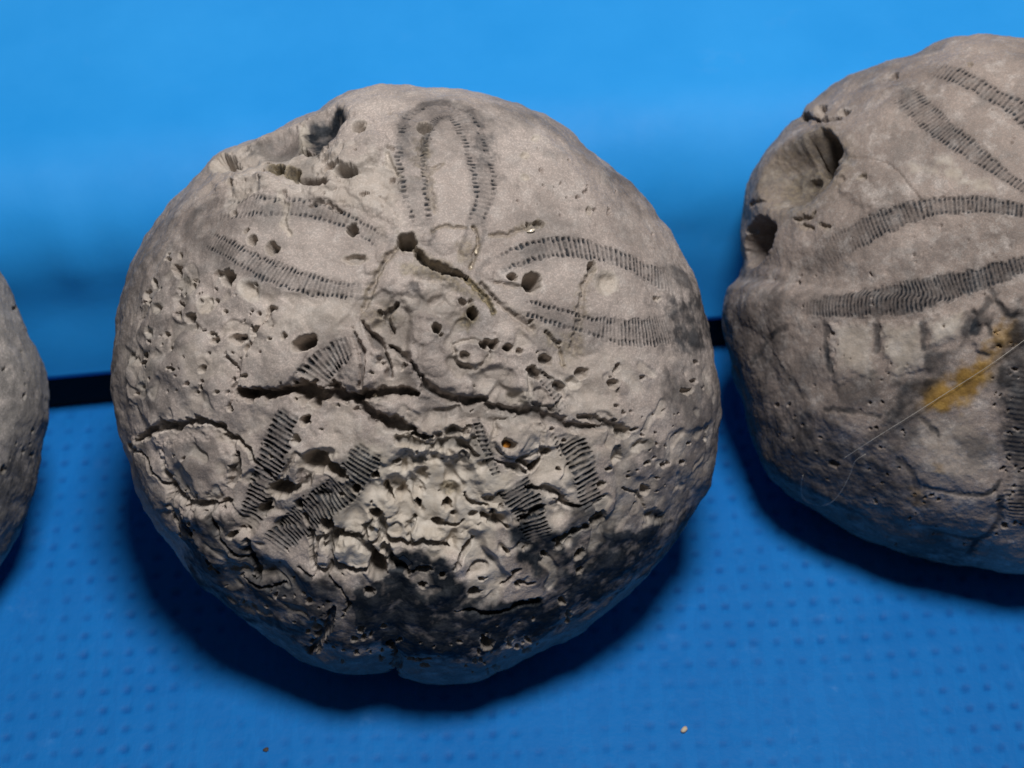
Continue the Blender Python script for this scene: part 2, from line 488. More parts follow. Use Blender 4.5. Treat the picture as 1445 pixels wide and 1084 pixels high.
    def surf(s, px, py):
        """world point on the finished surface under a photo pixel, and its normal"""
        c = s.chart([[px, py]])[0]
        k = int(np.argmin((s.uu - c[0])**2 + (s.vv - c[1])**2))
        return s.world[k], s.nworld[k]

def build_fossil(f, name, mat, label, tree):
    """tree: {petal_label: [band labels]}"""
    lo = f.world.min(0); org = np.array([f.C[0], f.C[1], lo[2]])
    root = bpy.data.objects.new(name, None); col.objects.link(root)
    root.location = (org * S).tolist(); root.empty_display_size = 0.01
    tag(root, label, "fossil", "fossil sea urchins lying in a row")
    loc = (f.world - org) * S
    fl = f.label[f.F].max(1)
    def part(nm, faces, parent):
        used = np.unique(np.concatenate([q.ravel() for q in faces]))
        mp = np.full(len(loc), -1); mp[used] = np.arange(len(used))
        return mesh_from(nm, loc[used], [mp[q] for q in faces], mat, parent, f.allmask[used])
    part("shell", [f.F[fl == 0], f.back, f.tri], root)
    for pl, bands in tree.items():
        sel = fl == pl
        if not sel.any(): continue
        p = part("petal", [f.F[sel]], root)
        for b in bands:
            sb = fl == b
            if sb.any(): part("pore_band", [f.F[sb]], p)
    return root

def prep(f, seed):
    f.nj = fbm(f.uu, f.vv, 7.0, seed, 3)
    f.nk = fbm(f.uu, f.vv, 2.2, seed + 5, 3)
    f.nl = fbm(f.uu, f.vv, 0.7, seed + 9, 3)
    f.nf = fbm(f.uu, f.vv, 14.0, seed + 14, 3, 0.6)
    f.ero = fbm(f.uu, f.vv, 1.5, seed + 51, 2, 0.25); f.ero2 = fbm(f.uu, f.vv, 3.2, seed + 57, 1, 0.3)
    f.wu = f.uu + 0.022 * f.nj + 0.012 * f.nf; f.wv = f.vv + 0.022 * fbm(f.uu, f.vv, 6.0, seed + 91, 3) + 0.012 * fbm(f.uu, f.vv, 15.0, seed + 95, 2)
    f.ng = fbm(f.uu, f.vv, 30.0, seed + 99, 2, 0.6)
    f.soft = fbm(f.uu, f.vv, 1.6, seed + 77, 2, 0.45)
    f.lump = 1 - np.abs(fbm(f.uu, f.vv, 2.6, seed + 21, 4, 0.55)) * 1.6     # ridged
    f.bill = np.abs(fbm(f.uu, f.vv, 3.4, seed + 33, 4, 0.5)) * 1.6          # billow


def settle(centre, outline, Hf, Hb, q):
    """depth along the sight line at which the fossil just touches the mat"""
    c0 = 0.0
    gg = np.linspace(-1, 1, 81)
    for _ in range(4):
        t = Fossil(centre, outline, Hf, Hb, c0, gg, gg, q)
        z = t.finish().world[:, 2].min() + 0.04
        c0 -= z / abs(float(ray_dir(*centre)[2]))
    return c0

# ---- middle fossil
OUT_M = [(490,130),(522,124),(560,120),(600,120),(640,124),(680,132),(720,143),(760,159),(800,182),(840,214),(880,251),(910,284),(935,314),(955,345),(972,378),(984,405),(995,438),(1003,470),(1010,510),(1016,545),(1018,572),(1016,605),(1007,652),(997,685),(983,712),(958,762),(935,788),(910,818),(880,843),(856,863),(830,882),(802,901),(770,918),(738,933),(704,948),(671,958),(640,962),(610,962),(585,959),(567,954),(556,944),(548,947),(535,950),(510,950),(480,950),(455,944),(436,936),(415,926),(395,914),(362,891),(331,866),(304,842),(277,818),(260,798),(245,777),(224,750),(204,716),(192,688),(182,655),(172,612),(164,578),(157,540),(156,515),(159,480),(168,440),(181,393),(200,348),(218,318),(235,291),(260,264),(286,240),(312,217),(344,200),(374,190),(404,178),(432,165),(458,149),(472,138)]
NM = 860
g = np.linspace(-1, 1, NM)
mid = Fossil((588, 540), OUT_M, 2.6, 1.15, settle((588, 540), OUT_M, 2.6, 1.15, 2.4), g, g)
prep(mid, 11)
f = mid
f.H += 0.055 * f.nl + 0.016 * f.nk + 0.003 * f.nj + 0.0022 * f.nf + 0.0013 * f.ng
# overall stains (real pigment of the stone)
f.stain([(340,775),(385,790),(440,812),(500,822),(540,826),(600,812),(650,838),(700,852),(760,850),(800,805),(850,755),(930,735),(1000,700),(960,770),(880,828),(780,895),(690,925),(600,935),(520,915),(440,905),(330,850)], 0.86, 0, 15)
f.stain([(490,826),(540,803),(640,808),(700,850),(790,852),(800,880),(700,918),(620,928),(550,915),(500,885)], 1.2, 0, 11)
f.stain([(553,790),(572,776),(592,772),(625,782),(652,800),(622,815),(570,812)], 1.2, 0, 6)
f.stain([(715,748),(735,738),(762,742),(790,760),(808,800),(812,850),(770,832),(735,800)], 1.0, 0, 9)
f.stain([(815,770),(850,740),(880,745),(930,735),(880,830),(820,860),(800,830)], 1.1, 0, 12)
f.stain([(800,705),(850,700),(862,740),(830,760),(815,790),(800,760)], 0.8, 0, 10)
f.stain([(255,722),(318,717),(345,760),(395,800),(430,835),(470,850),(450,920),(380,890),(310,850),(265,790)], 0.85, 0, 14)
f.stain([(930,428),(1000,405),(1015,480),(960,492)], 0.8, 0, 16)
f.stain([(940,368),(985,398),(962,420),(925,395)], 0.65, 0, 12)
f.stain([(850,222),(905,280),(900,300),(860,262)], 0.40, 0, 14)
f.stain([(930,500),(1015,520),(1015,640),(985,720),(945,700),(955,600)], 0.55, 0, 24)
f.stain([(860,640),(940,620),(985,680),(960,760),(900,800),(860,740)], 0.6, 0, 26)
f.stain([(165,590),(158,470),(190,370),(240,290),(262,300),(225,370),(205,450),(215,540),(235,590)], 0.42, 0, 22)
f.stain([(225,470),(262,478),(300,520),(310,560),(270,585),(225,560)], 0.40, 0, 18)
f.stain([(240,625),(300,618),(322,655),(300,698),(252,690)], 0.35, 0, 12)
f.stain([(190,610),(215,640),(235,700),(260,770),(235,760),(200,690)], 0.4, 0, 10)
f.stain([(700,140),(760,160),(840,215),(900,290),(880,300),(820,230),(760,180),(700,165)], 0.28, 0, 16)
f.stain([(575,398),(640,392),(650,412),(620,420),(585,425)], 0.65, 0, 9)
f.stain([(592,445),(660,440),(650,456),(600,456)], 0.7, 0, 8)
f.stain([(640,540),(720,555),(800,575),(790,595),(700,585),(640,575)], 0.55, 0, 14)
f.stain([(640,590),(690,600),(700,660),(670,650),(640,620)], 0.5, 0, 12)
f.stain([(660,155),(690,170),(702,230),(695,260),(672,230)], 0.62, 0, 12)
f.stain([(568,160),(600,150),(640,150),(650,165),(590,190),(572,230),(562,220)], 0.38, 0, 12)
f.stain([(190,470),(230,350),(300,350),(260,480),(290,540),(220,570),(170,560)], 0.38, 0, 40)
f.stain([(300,300),(390,278),(390,300),(330,330),(290,350),(265,330)], 0.30, 0, 18)
f.stain([(285,345),(330,355),(400,400),(380,415),(310,375)], 0.42, 0, 12)
f.stain([(560,370),(600,372),(660,400),(690,430),(660,420),(620,396),(570,388)], 0.5, 3, 6)
f.stain([(655,420),(672,425),(676,450),(660,470),(650,455)], 0.7, 3, 6)
f.stain([(595,195),(612,215),(600,240),(592,225)], 0.55, 3, 6)
f.stain([(630,335),(665,340),(672,372),(655,372)], 0.4, 3, 6)
f.stain([(500,440),(545,430),(565,450),(520,470)], 0.35, 3, 8)
f.stain([(790,470),(825,460),(830,500),(800,505)], 0.35, 3, 6)
f.stain([(300,250),(350,245),(420,262),(430,285),(400,282),(330,262)], 0.25, 1, 10)
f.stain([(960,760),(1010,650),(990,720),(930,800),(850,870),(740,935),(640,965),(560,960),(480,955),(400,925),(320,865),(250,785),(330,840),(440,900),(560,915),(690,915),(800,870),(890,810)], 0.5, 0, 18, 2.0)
# cream fresh calcite in the eroded belly
f.stain([(500,630),(600,615),(690,640),(730,680),(715,770),(640,800),(560,770),(480,800),(440,760),(470,700),(500,660)], 0.8, 1, 26)
f.stain([(720,600),(800,600),(850,640),(830,720),(770,760),(720,700)], 0.45, 1, 22)
f.stain([(450,230),(560,240),(570,320),(520,300),(440,275),(330,240),(320,210),(420,215)], 0.35, 1, 18)
f.stain([(400,430),(500,420),(520,470),(440,480),(370,480)], 0.30, 1, 20)
f.stain([(780,470),(880,560),(860,640),(780,600)], 0.28, 1, 24)
ROUGH = [(530,395),(620,380),(700,430),(830,490),(880,560),(880,650),(840,740),(740,830),(600,850),(500,820),(420,790),(330,740),(320,620),(400,540),(500,460)]
def erode(poly, a1, a2, cream, feather=30, bias=0.0):
    """carve flat floored hollows between polished plateaus"""
    idx, d, fe = f.inside(poly, feather)
    m = sstep(-fe, fe, d)
    c1 = sstep(0.06, 0.40, f.ero[idx] + bias) * m; c2 = sstep(0.24, 0.50, f.ero2[idx] + bias) * m
    f.H[idx] -= a1 * c1 + a2 * c2
    f.mask[idx, 1] = np.maximum(f.mask[idx, 1], cream * np.maximum(c1, c2))
    f.mask[idx, 0] *= 1 - 0.35 * np.maximum(c1, c2)
erode(ROUGH, 0.03, 0.025, 0.25)
erode([(530,395),(640,395),(720,470),(800,560),(700,640),(600,600),(540,520),(500,440)], 0.06, 0.03, 0.15, 20)
erode([(540,620),(700,640),(720,790),(600,810),(440,800),(470,690)], 0.08, 0.03, 0.75, 20, 0.02)
erode([(640,640),(860,620),(880,740),(780,850),(660,850)], 0.05, 0.03, 0.6, 20)
erode([(280,250),(440,195),(570,240),(540,330),(420,280),(320,300)], 0.05, 0.03, 0.35, 18)
erode([(230,600),(340,620),(440,800),(470,900),(330,850),(250,740)], 0.05, 0.04, 0.45, 14, -0.05)
erode([(240,360),(360,400),(500,420),(480,480),(330,500),(190,450)], 0.045, 0.03, 0.3, 30)
erode([(170,440),(320,480),(330,590),(200,600)], 0.03, 0.03, 0.3, 24)
erode([(850,500),(1000,520),(1000,650),(900,760),(860,640)], 0.03, 0.03, 0.35, 24, -0.06)
f.rough(ROUGH, f.nj, 0.004, 30)
SOFT = [(200,430),(330,340),(520,400),(640,390),(780,450),(900,560),(900,680),(820,800),(600,860),(430,860),(260,760),(190,600)]
f.rough(SOFT, f.soft, 0.06, 40)
def knob(px, py, r, hh):
    c = f.chart([[px, py]])[0]; R_ = r * 0.0105
    d = np.hypot(f.wu - c[0], f.wv - c[1]) / R_
    m = np.clip(1 - d * d, 0, 1)
    f.H += hh * np.sqrt(m) * (0.6 + 0.4 * m); f.mask[:, 0] *= 1 - 0.85 * sstep(0.1, 0.5, m)
f.stain([(548,420),(580,395),(640,392),(690,430),(700,480),(760,540),(780,590),(690,600),(600,585),(560,520),(520,470)], 0.30, 0, 14)
for k in [(607,407,17),(578,425,13),(640,420,11),(560,447,12),(600,470,16),(640,485,19),(575,500,15),(615,515,17),(668,508,14),(700,520,18),(650,545,17),(690,552,16),(735,550,16),(600,548,13),(712,470,13),(560,575,16),(590,580,14),(655,605,15),(690,612,13),(735,615,19),(720,640,12),(535,500,11),(505,520,15),(755,590,10)]:
    knob(k[0], k[1], k[2], 0.045)
f.level([(475,640),(535,640),(560,690),(500,745),(440,735)], 0.03, 10)
f.level([(560,640),(660,650),(690,730),(640,770),(560,735)], -0.12, 12)
f.level([(455,755),(535,745),(545,800),(470,800)], -0.06, 8)
f.level([(470,762),(518,762),(522,800),(490,808),(466,790)], 0.08, 6)
f.level([(660,520),(700,500),(770,560),(720,580),(660,560)], 0.06, 12)
f.level([(590,400),(640,396),(650,440),(590,450),(560,420)], 0.05, 10)
f.level([(520,565),(580,560),(640,600),(600,612),(545,588)], 0.05, 8)
f.level([(700,590),(770,600),(770,640),(730,650),(690,630)], 0.06, 8)
f.level([(225,625),(300,612),(330,650),(310,702),(250,695)], 0.06, 8)
f.level([(250,715),(330,718),(350,760),(340,810),(290,780)], 0.05, 8)
f.level([(480,505),(515,500),(530,540),(505,555),(480,545)], 0.07, 6)
# petals: (outer row, inner row, spacing, ...)
B = {}
f.band([(620,147),(598,149),(580,158),(570,182),(565,211),(566,253),(573,285),(582,318)], [(620,166),(606,176),(599,192),(596,215),(596,237),(600,266),(605,291),(610,322)], 6.4, 0.15, 0.9, 0.10, 0.018, 11, (0, 0), halo=0.28)
f.band([(622,147),(648,152),(668,168),(687,205),(697,234),(697,272),(690,297),(681,325)], [(622,166),(640,170),(653,192),(662,227),(668,259),(668,291),(658,318)], 6.2, 0.30, 0.8, 0.25, 0.018, 12, (0, 0), halo=0.35)
f.band([(694,364),(719,351),(751,340),(783,336),(815,337),(847,345),(878,355),(910,371),(942,388),(966,403)], [(702,386),(725,378),(764,366),(795,364),(831,366),(862,372),(894,384),(926,402),(957,414)], 6.3, 0.80, 0.95, 0.20, 0.026, 21, (0.03, 0.25), ramp=(0.12, 0.34))
f.band([(727,442),(745,448),(763,453),(779,459),(795,462),(831,472),(846,480),(878,486),(910,489),(942,486),(970,478)], [(735,420),(747,424),(765,428),(783,433),(808,440),(834,447),(862,449),(894,451),(926,448),(962,440)], 6.3, 0.75, 0.95, 0.25, 0.026, 22, (0.0, 0.25), ramp=(0.36, 0.44))
f.band([(280,296),(293,291),(325,283),(356,280),(385,280),(423,281),(446,285),(471,293),(500,304),(525,320),(551,338)], [(300,312),(331,304),(363,302),(395,304),(414,303),(446,308),(477,317),(506,332),(532,349)], 6.0, 0.30, 0.95, 0.16, 0.016, 31, (0.25, 0))
f.band([(275,342),(286,348),(315,364),(344,380),(369,396),(401,409),(433,418),(458,419),(484,422),(512,423)], [(290,322),(312,332),(337,345),(363,358),(395,371),(420,380),(446,390),(474,398),(509,401)], 6.0, 0.42, 0.9, 0.22, 0.016, 32, (0.15, 0))
f.band([(482,482),(462,493),(447,504),(433,516),(424,527),(417,541)], [(509,498),(487,509),(473,523),(464,538)], 6.6, 0.85, 0.95, 0.25, 0.045, 41)
f.band([(395,578),(379,604),(369,629),(360,655),(350,687),(344,712),(334,745)], [(422,580),(414,610),(407,636),(395,664),(382,693),(372,722),(360,748)], 7.0, 0.95, 0.95, 0.45, 0.04, 41, (0, 0.15), halo=0.35)
f.band([(545,626),(528,665),(505,697),(480,715),(457,732),(437,748),(415,765),(396,788)], [(507,626),(487,655),(468,680),(442,698),(418,718),(399,737),(380,755),(362,778)], 6.0, 0.92, 0.9, 0.55, 0.035, 42, (0.05, 0.2), halo=0.4)
f.band([(666,590),(671,607),(679,632),(687,655),(696,676)], [(676,588),(682,605),(690,630),(699,652),(707,672)], 7.0, 0.6, 0.9, 0.35, 0.04, 51)
f.band([(703,682),(712,702),(724,721),(735,745),(748,775)], [(746,684),(757,700),(766,716),(772,740),(782,765)], 6.2, 0.95, 0.95, 0.6, 0.035, 51, (0, 0.3), halo=0.45)
f.band([(822,614),(837,648),(843,671),(848,693),(851,715)], [(792,624),(803,655),(810,680),(816,700),(826,722)], 7.0, 0.95, 0.8, 0.45, 0.042, 52, (0, 0.1), halo=0.4)
f.band([(764,518),(772,528),(780,537),(790,556),(801,580)], [(752,526),(760,536),(768,546),(778,562),(790,584)], 6.0, 0.5, 0.95, 0.12, 0.035, 52)
f.band([(780,612),(788,622),(796,634),(801,648)], [(774,614),(782,625),(790,637),(795,650)], 7.0, 0.8, 0.9, 0.1, 0.04)
f.petal([(578,158),(640,150),(668,168),(697,234),(690,297),(665,335),(620,335),(582,318),(565,211)], 10)
f.petal([(694,364),(751,340),(815,337),(878,355),(966,403),(985,440),(970,478),(910,489),(846,480),(779,459),(727,442),(705,405)], 20)
f.petal([(275,342),(280,296),(356,280),(423,281),(500,304),(551,338),(530,400),(512,423),(433,418),(344,380)], 30)
f.petal([(482,482),(509,498),(530,600),(545,626),(505,697),(437,748),(396,788),(334,748),(350,687),(379,604),(417,541)], 40)
f.petal([(660,590),(720,570),(801,580),(822,614),(851,715),(826,760),(782,800),(748,775),(703,690)], 50)
f.line_stain([(572,215),(569,180),(580,160),(600,148),(630,147),(652,154),(668,170)], 15, 0.75)
f.line_stain([(596,210),(603,190),(618,172),(638,164)], 8, 0.7)
f.line_stain([(578,230),(582,270),(592,300)], 10, 0.25); f.line_stain([(683,180),(692,240),(680,300)], 20, 0.35)
f.line_stain([(300,288),(276,300),(266,318),(272,338),(292,352)], 20, 0.55); f.line_stain([(551,340),(540,370),(520,400)], 7, 0.35)
f.line_stain([(690,364),(672,390),(700,420),(727,440)], 6, 0.4)
f.line_stain([(700,386),(712,396),(735,406),(760,410)], 5, 0.35); f.line_stain([(692,366),(680,378),(676,395)], 5, 0.4)
f.line_stain([(930,390),(965,400),(985,415)], 22, 0.5); f.line_stain([(930,465),(970,455),(1000,440)], 26, 0.6)
# cracks
cr = f.crack
cr([(574,342),(587,354),(598,369),(621,378),(641,383),(659,391)], [16,12,10,8,9,7], 0.24, sand=0.5)
cr([(655,392),(673,407),(686,422),(698,440)], [7,9,9,6], 0.09, sand=0.9)
cr([(680,400),(695,418),(711,433),(730,450),(750,464)], [5,8,12,13,8], 0.10, soft=0.9, sand=0.2)
cr([(344,557),(372,556),(404,553),(440,552),(472,556),(506,562)], [18,17,18,28,32,18], 0.34, sand=0.15)
cr([(500,560),(520,556),(538,553),(565,553),(590,557)], [10,14,16,13,5], 0.26, dark=0.3)
cr([(500,564),(520,580),(538,592),(565,600),(588,612),(610,618)], [16,16,17,18,13,7], 0.26, dark=0.2)
cr([(560,620),(600,628),(637,626),(660,634),(672,644)], [10,26,26,22,8], 0.20, soft=0.8, cream=0.5)
cr([(512,455),(516,462),(532,484),(546,508),(552,530)], [8,16,16,15,8], 0.20, soft=0.7)
cr([(552,488),(570,503),(592,528),(611,553),(655,565),(687,564)], [5,15,14,16,18,8], 0.20, soft=0.7, dark=0.25)
cr([(687,570),(719,580),(757,586),(799,598),(830,603),(860,600)], [10,16,20,24,16,6], 0.17, soft=0.8, dark=0.3)
cr([(815,588),(859,597),(885,612)], [6,14,10], 0.13, soft=0.8, cream=0.3)
cr([(195,622),(220,605),(251,599),(283,595),(312,603)], [8,12,13,12,9], 0.16, cream=0.3)
cr([(308,602),(321,616),(344,629),(358,650)], [7,10,9,5], 0.14, cream=0.5)
cr([(334,640),(331,664),(325,684)], [9,14,9], 0.17, cream=0.3)
cr([(325,706),(300,712),(283,710),(258,702),(241,685),(232,655)], [6,9,9,9,8,4], 0.13, cream=0.4)
cr([(239,685),(243,720),(255,745)], [6,7,4], 0.09, cream=0.3)
cr([(318,505),(334,522),(332,545),(321,576)], [4,6,7,6], 0.09)
cr([(388,436),(363,467),(344,502)], [10,8,4], 0.10, soft=0.7)
cr([(352,762),(350,777),(360,799),(361,816)], [6,11,8,10], 0.16, cream=0.3)
cr([(470,855),(468,868),(458,891),(436,922)], [8,14,13,6], 0.16)
cr([(420,800),(440,812),(455,806),(480,830)], [4,5,5,3], 0.06)
cr([(530,722),(538,735),(542,757),(553,764),(578,770),(605,768),(634,779)], [8,12,9,9,9,8,7], 0.17, cream=0.25)
cr([(545,772),(553,793),(571,805),(590,806)], [9,8,8,4], 0.16, cream=0.3)
cr([(470,750),(486,756),(502,762),(524,782),(534,800)], [14,11,9,10,8], 0.18, cream=0.2)
cr([(439,752),(438,775),(443,803)], [10,9,5], 0.15, cream=0.4)
cr([(466,752),(462,772)], [18,10], 0.15, cream=0.5)
cr([(510,752),(522,742),(532,734)], [3,6,8], 0.12)
cr([(646,800),(655,784),(670,765)], [12,9,7], 0.20)
cr([(713,827),(722,817),(733,805)], [6,6,8], 0.13)
cr([(733,822),(742,825),(752,824)], 6, 0.11)
cr([(640,864),(662,862),(697,866),(719,861),(738,853),(758,849)], [3,6,7,6,8,9], 0.10, cream=0.6)
cr([(580,930),(595,931),(607,931)], [5,7,4], 0.14)
cr([(790,763),(810,754),(835,740),(850,730)], [10,12,10,10], 0.14, cream=0.7)
cr([(793,706),(800,713),(818,716)], [9,12,6], 0.20)
cr([(736,738),(750,727),(766,715)], [5,8,5], 0.13, cream=0.5)
cr([(685,733),(699,739),(714,744)], [9,12,12], 0.17, cream=0.5)
cr([(834,384),(824,405),(820,430),(821,450),(812,488)], [9,10,10,11,12], 0.07, soft=0.8, sand=0.3)
cr([(690,332),(715,330),(740,322),(760,316)], [4,6,7,8], 0.06, sand=0.35, soft=0.8)
cr([(395,275),(404,292),(400,312),(408,330)], [8,8,7,5], 0.06, cream=0.5)
cr([(596,198),(592,222),(600,236),(626,232)], [8,12,9,3], 0.05, sand=0.3, soft=0.9, jit=1.0)
cr([(600,236),(606,262),(612,300)], [12,9,5], 0.04, sand=0.3, soft=0.9, jit=1.0)
cr([(545,215),(556,240),(566,250)], [5,7,4], 0.06, cream=0.5)
cr([(440,290),(458,286),(480,297)], [5,9,5], 0.10, cream=0.2)
cr([(465,545),(440,545)], [3,4], 0.1)
cr([(730,650),(754,660),(768,640)], [5,8,4], 0.15, dark=0.3)
cr([(745,690),(770,690),(795,702)], [6,16,9], 0.15, soft=0.8)
cr([(700,650),(725,660),(745,668)], [6,9,5], 0.10, dark=0.5)
cr([(180,628),(205,640),(222,668),(240,690)], [5,7,6,4], 0.13, cream=0.3)
cr([(356,650),(380,672),(400,690),(420,690)], [6,8,9,5], 0.16)
cr([(300,715),(312,745),(330,775),(352,790)], [4,6,6,4], 0.12, cream=0.3)
cr([(270,740),(285,775),(310,805)], [3,5,3], 0.09); cr([(340,815),(370,830),(400,826)], [3,5,3], 0.09)
cr([(480,830),(492,850),(484,870)], [4,6,4], 0.10, cream=0.4); cr([(555,955),(560,930),(550,905)], [10,7,3], 0.14)
cr([(620,740),(640,748),(655,740)], [4,7,4], 0.12, cream=0.4); cr([(655,700),(668,712),(690,715)], [4,8,5], 0.14, cream=0.5)
cr([(585,735),(575,748),(580,765)], [4,6,4], 0.12, cream=0.3); 
cr([(770,470),(790,490),(798,515)], [4,8,4], 0.08, sand=0.4)
cr([(560,430),(545,446),(556,468)], [5,9,5], 0.14)

cr([(500,470),(512,500),(510,545)], [6,8,6], 0.14); cr([(415,690),(432,675),(440,640)], [8,16,10], 0.18)
cr([(880,690),(905,700),(912,720)], [3,5,3], 0.07, cream=0.4)
f.level([(386,440),(364,468),(345,502),(336,550),(400,548),(425,520),(440,480),(425,450)], 0.055, 3)
f.level([(200,420),(262,400),(318,440),(330,505),(318,560),(305,600),(222,602),(180,560)], 0.04, 5)
f.level([(188,620),(222,612),(232,660),(245,720),(225,720),(200,670)], 0.05, 4)
f.level([(262,722),(318,716),(346,762),(340,800),(290,780)], 0.05, 4)
def pillow(pts, w, d, up):
    cr(pts + pts[:1], w, d * 0.8, cream=0.35, jit=0.3, soft=0.7); f.level(pts, up, 5)
pillow([(474,757),(500,756),(522,776),(526,798),(503,806),(478,798),(468,778)], 9, 0.17, 0.05)
pillow([(446,762),(460,764),(466,790),(462,806),(446,800)], 7, 0.15, 0.03)
pillow([(514,744),(530,736),(538,752),(528,768),(516,762)], 7, 0.16, 0.04)
pillow([(418,640),(440,670),(420,690),(396,680)], 6, 0.10, 0.03)
pillow([(700,595),(735,592),(762,606),(760,634),(726,646),(698,630)], 7, 0.08, 0.04)
pillow([(748,520),(792,545),(786,572),(748,566)], 6, 0.08, 0.04)
pillow([(640,486),(672,480),(690,500),(672,520),(645,512)], 6, 0.08, 0.03)
for k in range(7):
    f.hole(572 + 16 * k, 618 + 14 * math.sin(k * 0.45), 8, 12, 0, 0.10, cream=0.7, soft=0.7, rim=0.3)
cr([(669,322),(674,345),(664,378)], [4,6,5], 0.07, sand=0.4, soft=0.8)
cr([(560,350),(540,372),(528,400),(512,440)], [6,8,8,6], 0.08, sand=0.35, soft=0.8)
cr([(700,398),(722,404),(742,402)], [5,7,4], 0.06, sand=0.2, soft=0.9)
cr([(610,326),(625,320),(655,322)], [4,4,3], 0.05, sand=0.4)
for k in [(628,343,17),(603,338,9),(655,352,9),(545,395,13),(522,380,9),(690,385,9),(540,360,9),(600,385,10),(630,395,9)]: knob(k[0], k[1], k[2], 0.04)
f.line_stain([(609,323),(612,332),(606,345)], 6, 0.5); f.line_stain([(660,318),(657,335),(650,352)], 6, 0.5); f.line_stain([(682,325),(680,345),(670,365)], 6, 0.45)
f.line_stain([(551,338),(562,345),(570,352)], 7, 0.5); f.line_stain([(512,420),(535,418),(560,412)], 7, 0.4)
f.stain([(585,360),(625,378),(655,392),(640,400),(600,390),(575,375)], 0.35, 1, 8)
# notch and scoops at the upper-left edge
h = f.hole
f.level([(318,222),(350,205),(405,186),(470,150),(492,160),(474,205),(452,262),(400,258),(372,245),(335,245)], -0.09, 10)
for k in [(415,222,13),(446,228,13),(472,212,15),(500,256,13),(348,236,12),(378,252,12),(520,200,18),(545,270,14),(420,262,11),(470,262,12),(335,268,12),(310,262,11)]: knob(k[0], k[1], k[2], 0.045)
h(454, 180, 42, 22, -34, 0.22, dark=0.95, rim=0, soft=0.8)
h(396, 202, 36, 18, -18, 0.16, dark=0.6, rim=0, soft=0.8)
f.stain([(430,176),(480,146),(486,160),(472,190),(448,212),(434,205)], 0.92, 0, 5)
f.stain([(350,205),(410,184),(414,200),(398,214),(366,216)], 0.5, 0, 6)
h(424, 191, 6, 16, 12, 0.02, cream=0.8, rim=0)
h(313, 228, 18, 10, -32, 0.40, cream=0.5, soft=0.5, dirt=0.7)
cr([(372,222),(392,221),(415,207),(436,207)], [6,9,12,10], 0.34)
h(388, 234, 13, 9, 20, 0.30, sand=0.8, dirt=0.6); h(410, 240, 10, 10, 0, 0.26, sand=0.7, dirt=0.4)
h(438, 252, 24, 8, 4, 0.36, cream=0.3, dirt=0.9); h(486, 242, 22, 9, 12, 0.22, cream=0.5, soft=0.8, dirt=0.6); h(466, 232, 12, 6, -10, 0.12, cream=0.4)
f.stain([(420,218),(438,214),(444,240),(428,252),(418,240)], 0.4, 0, 5)
f.level([(450,205),(480,178),(520,165),(545,200),(530,228),(505,240),(460,235)], 0.10, 7)
f.level([(430,262),(470,258),(520,262),(560,280),(560,320),(500,290),(440,280)], 0.05, 6)
f.level([(330,245),(378,240),(400,262),(380,275),(330,265)], 0.05, 7)
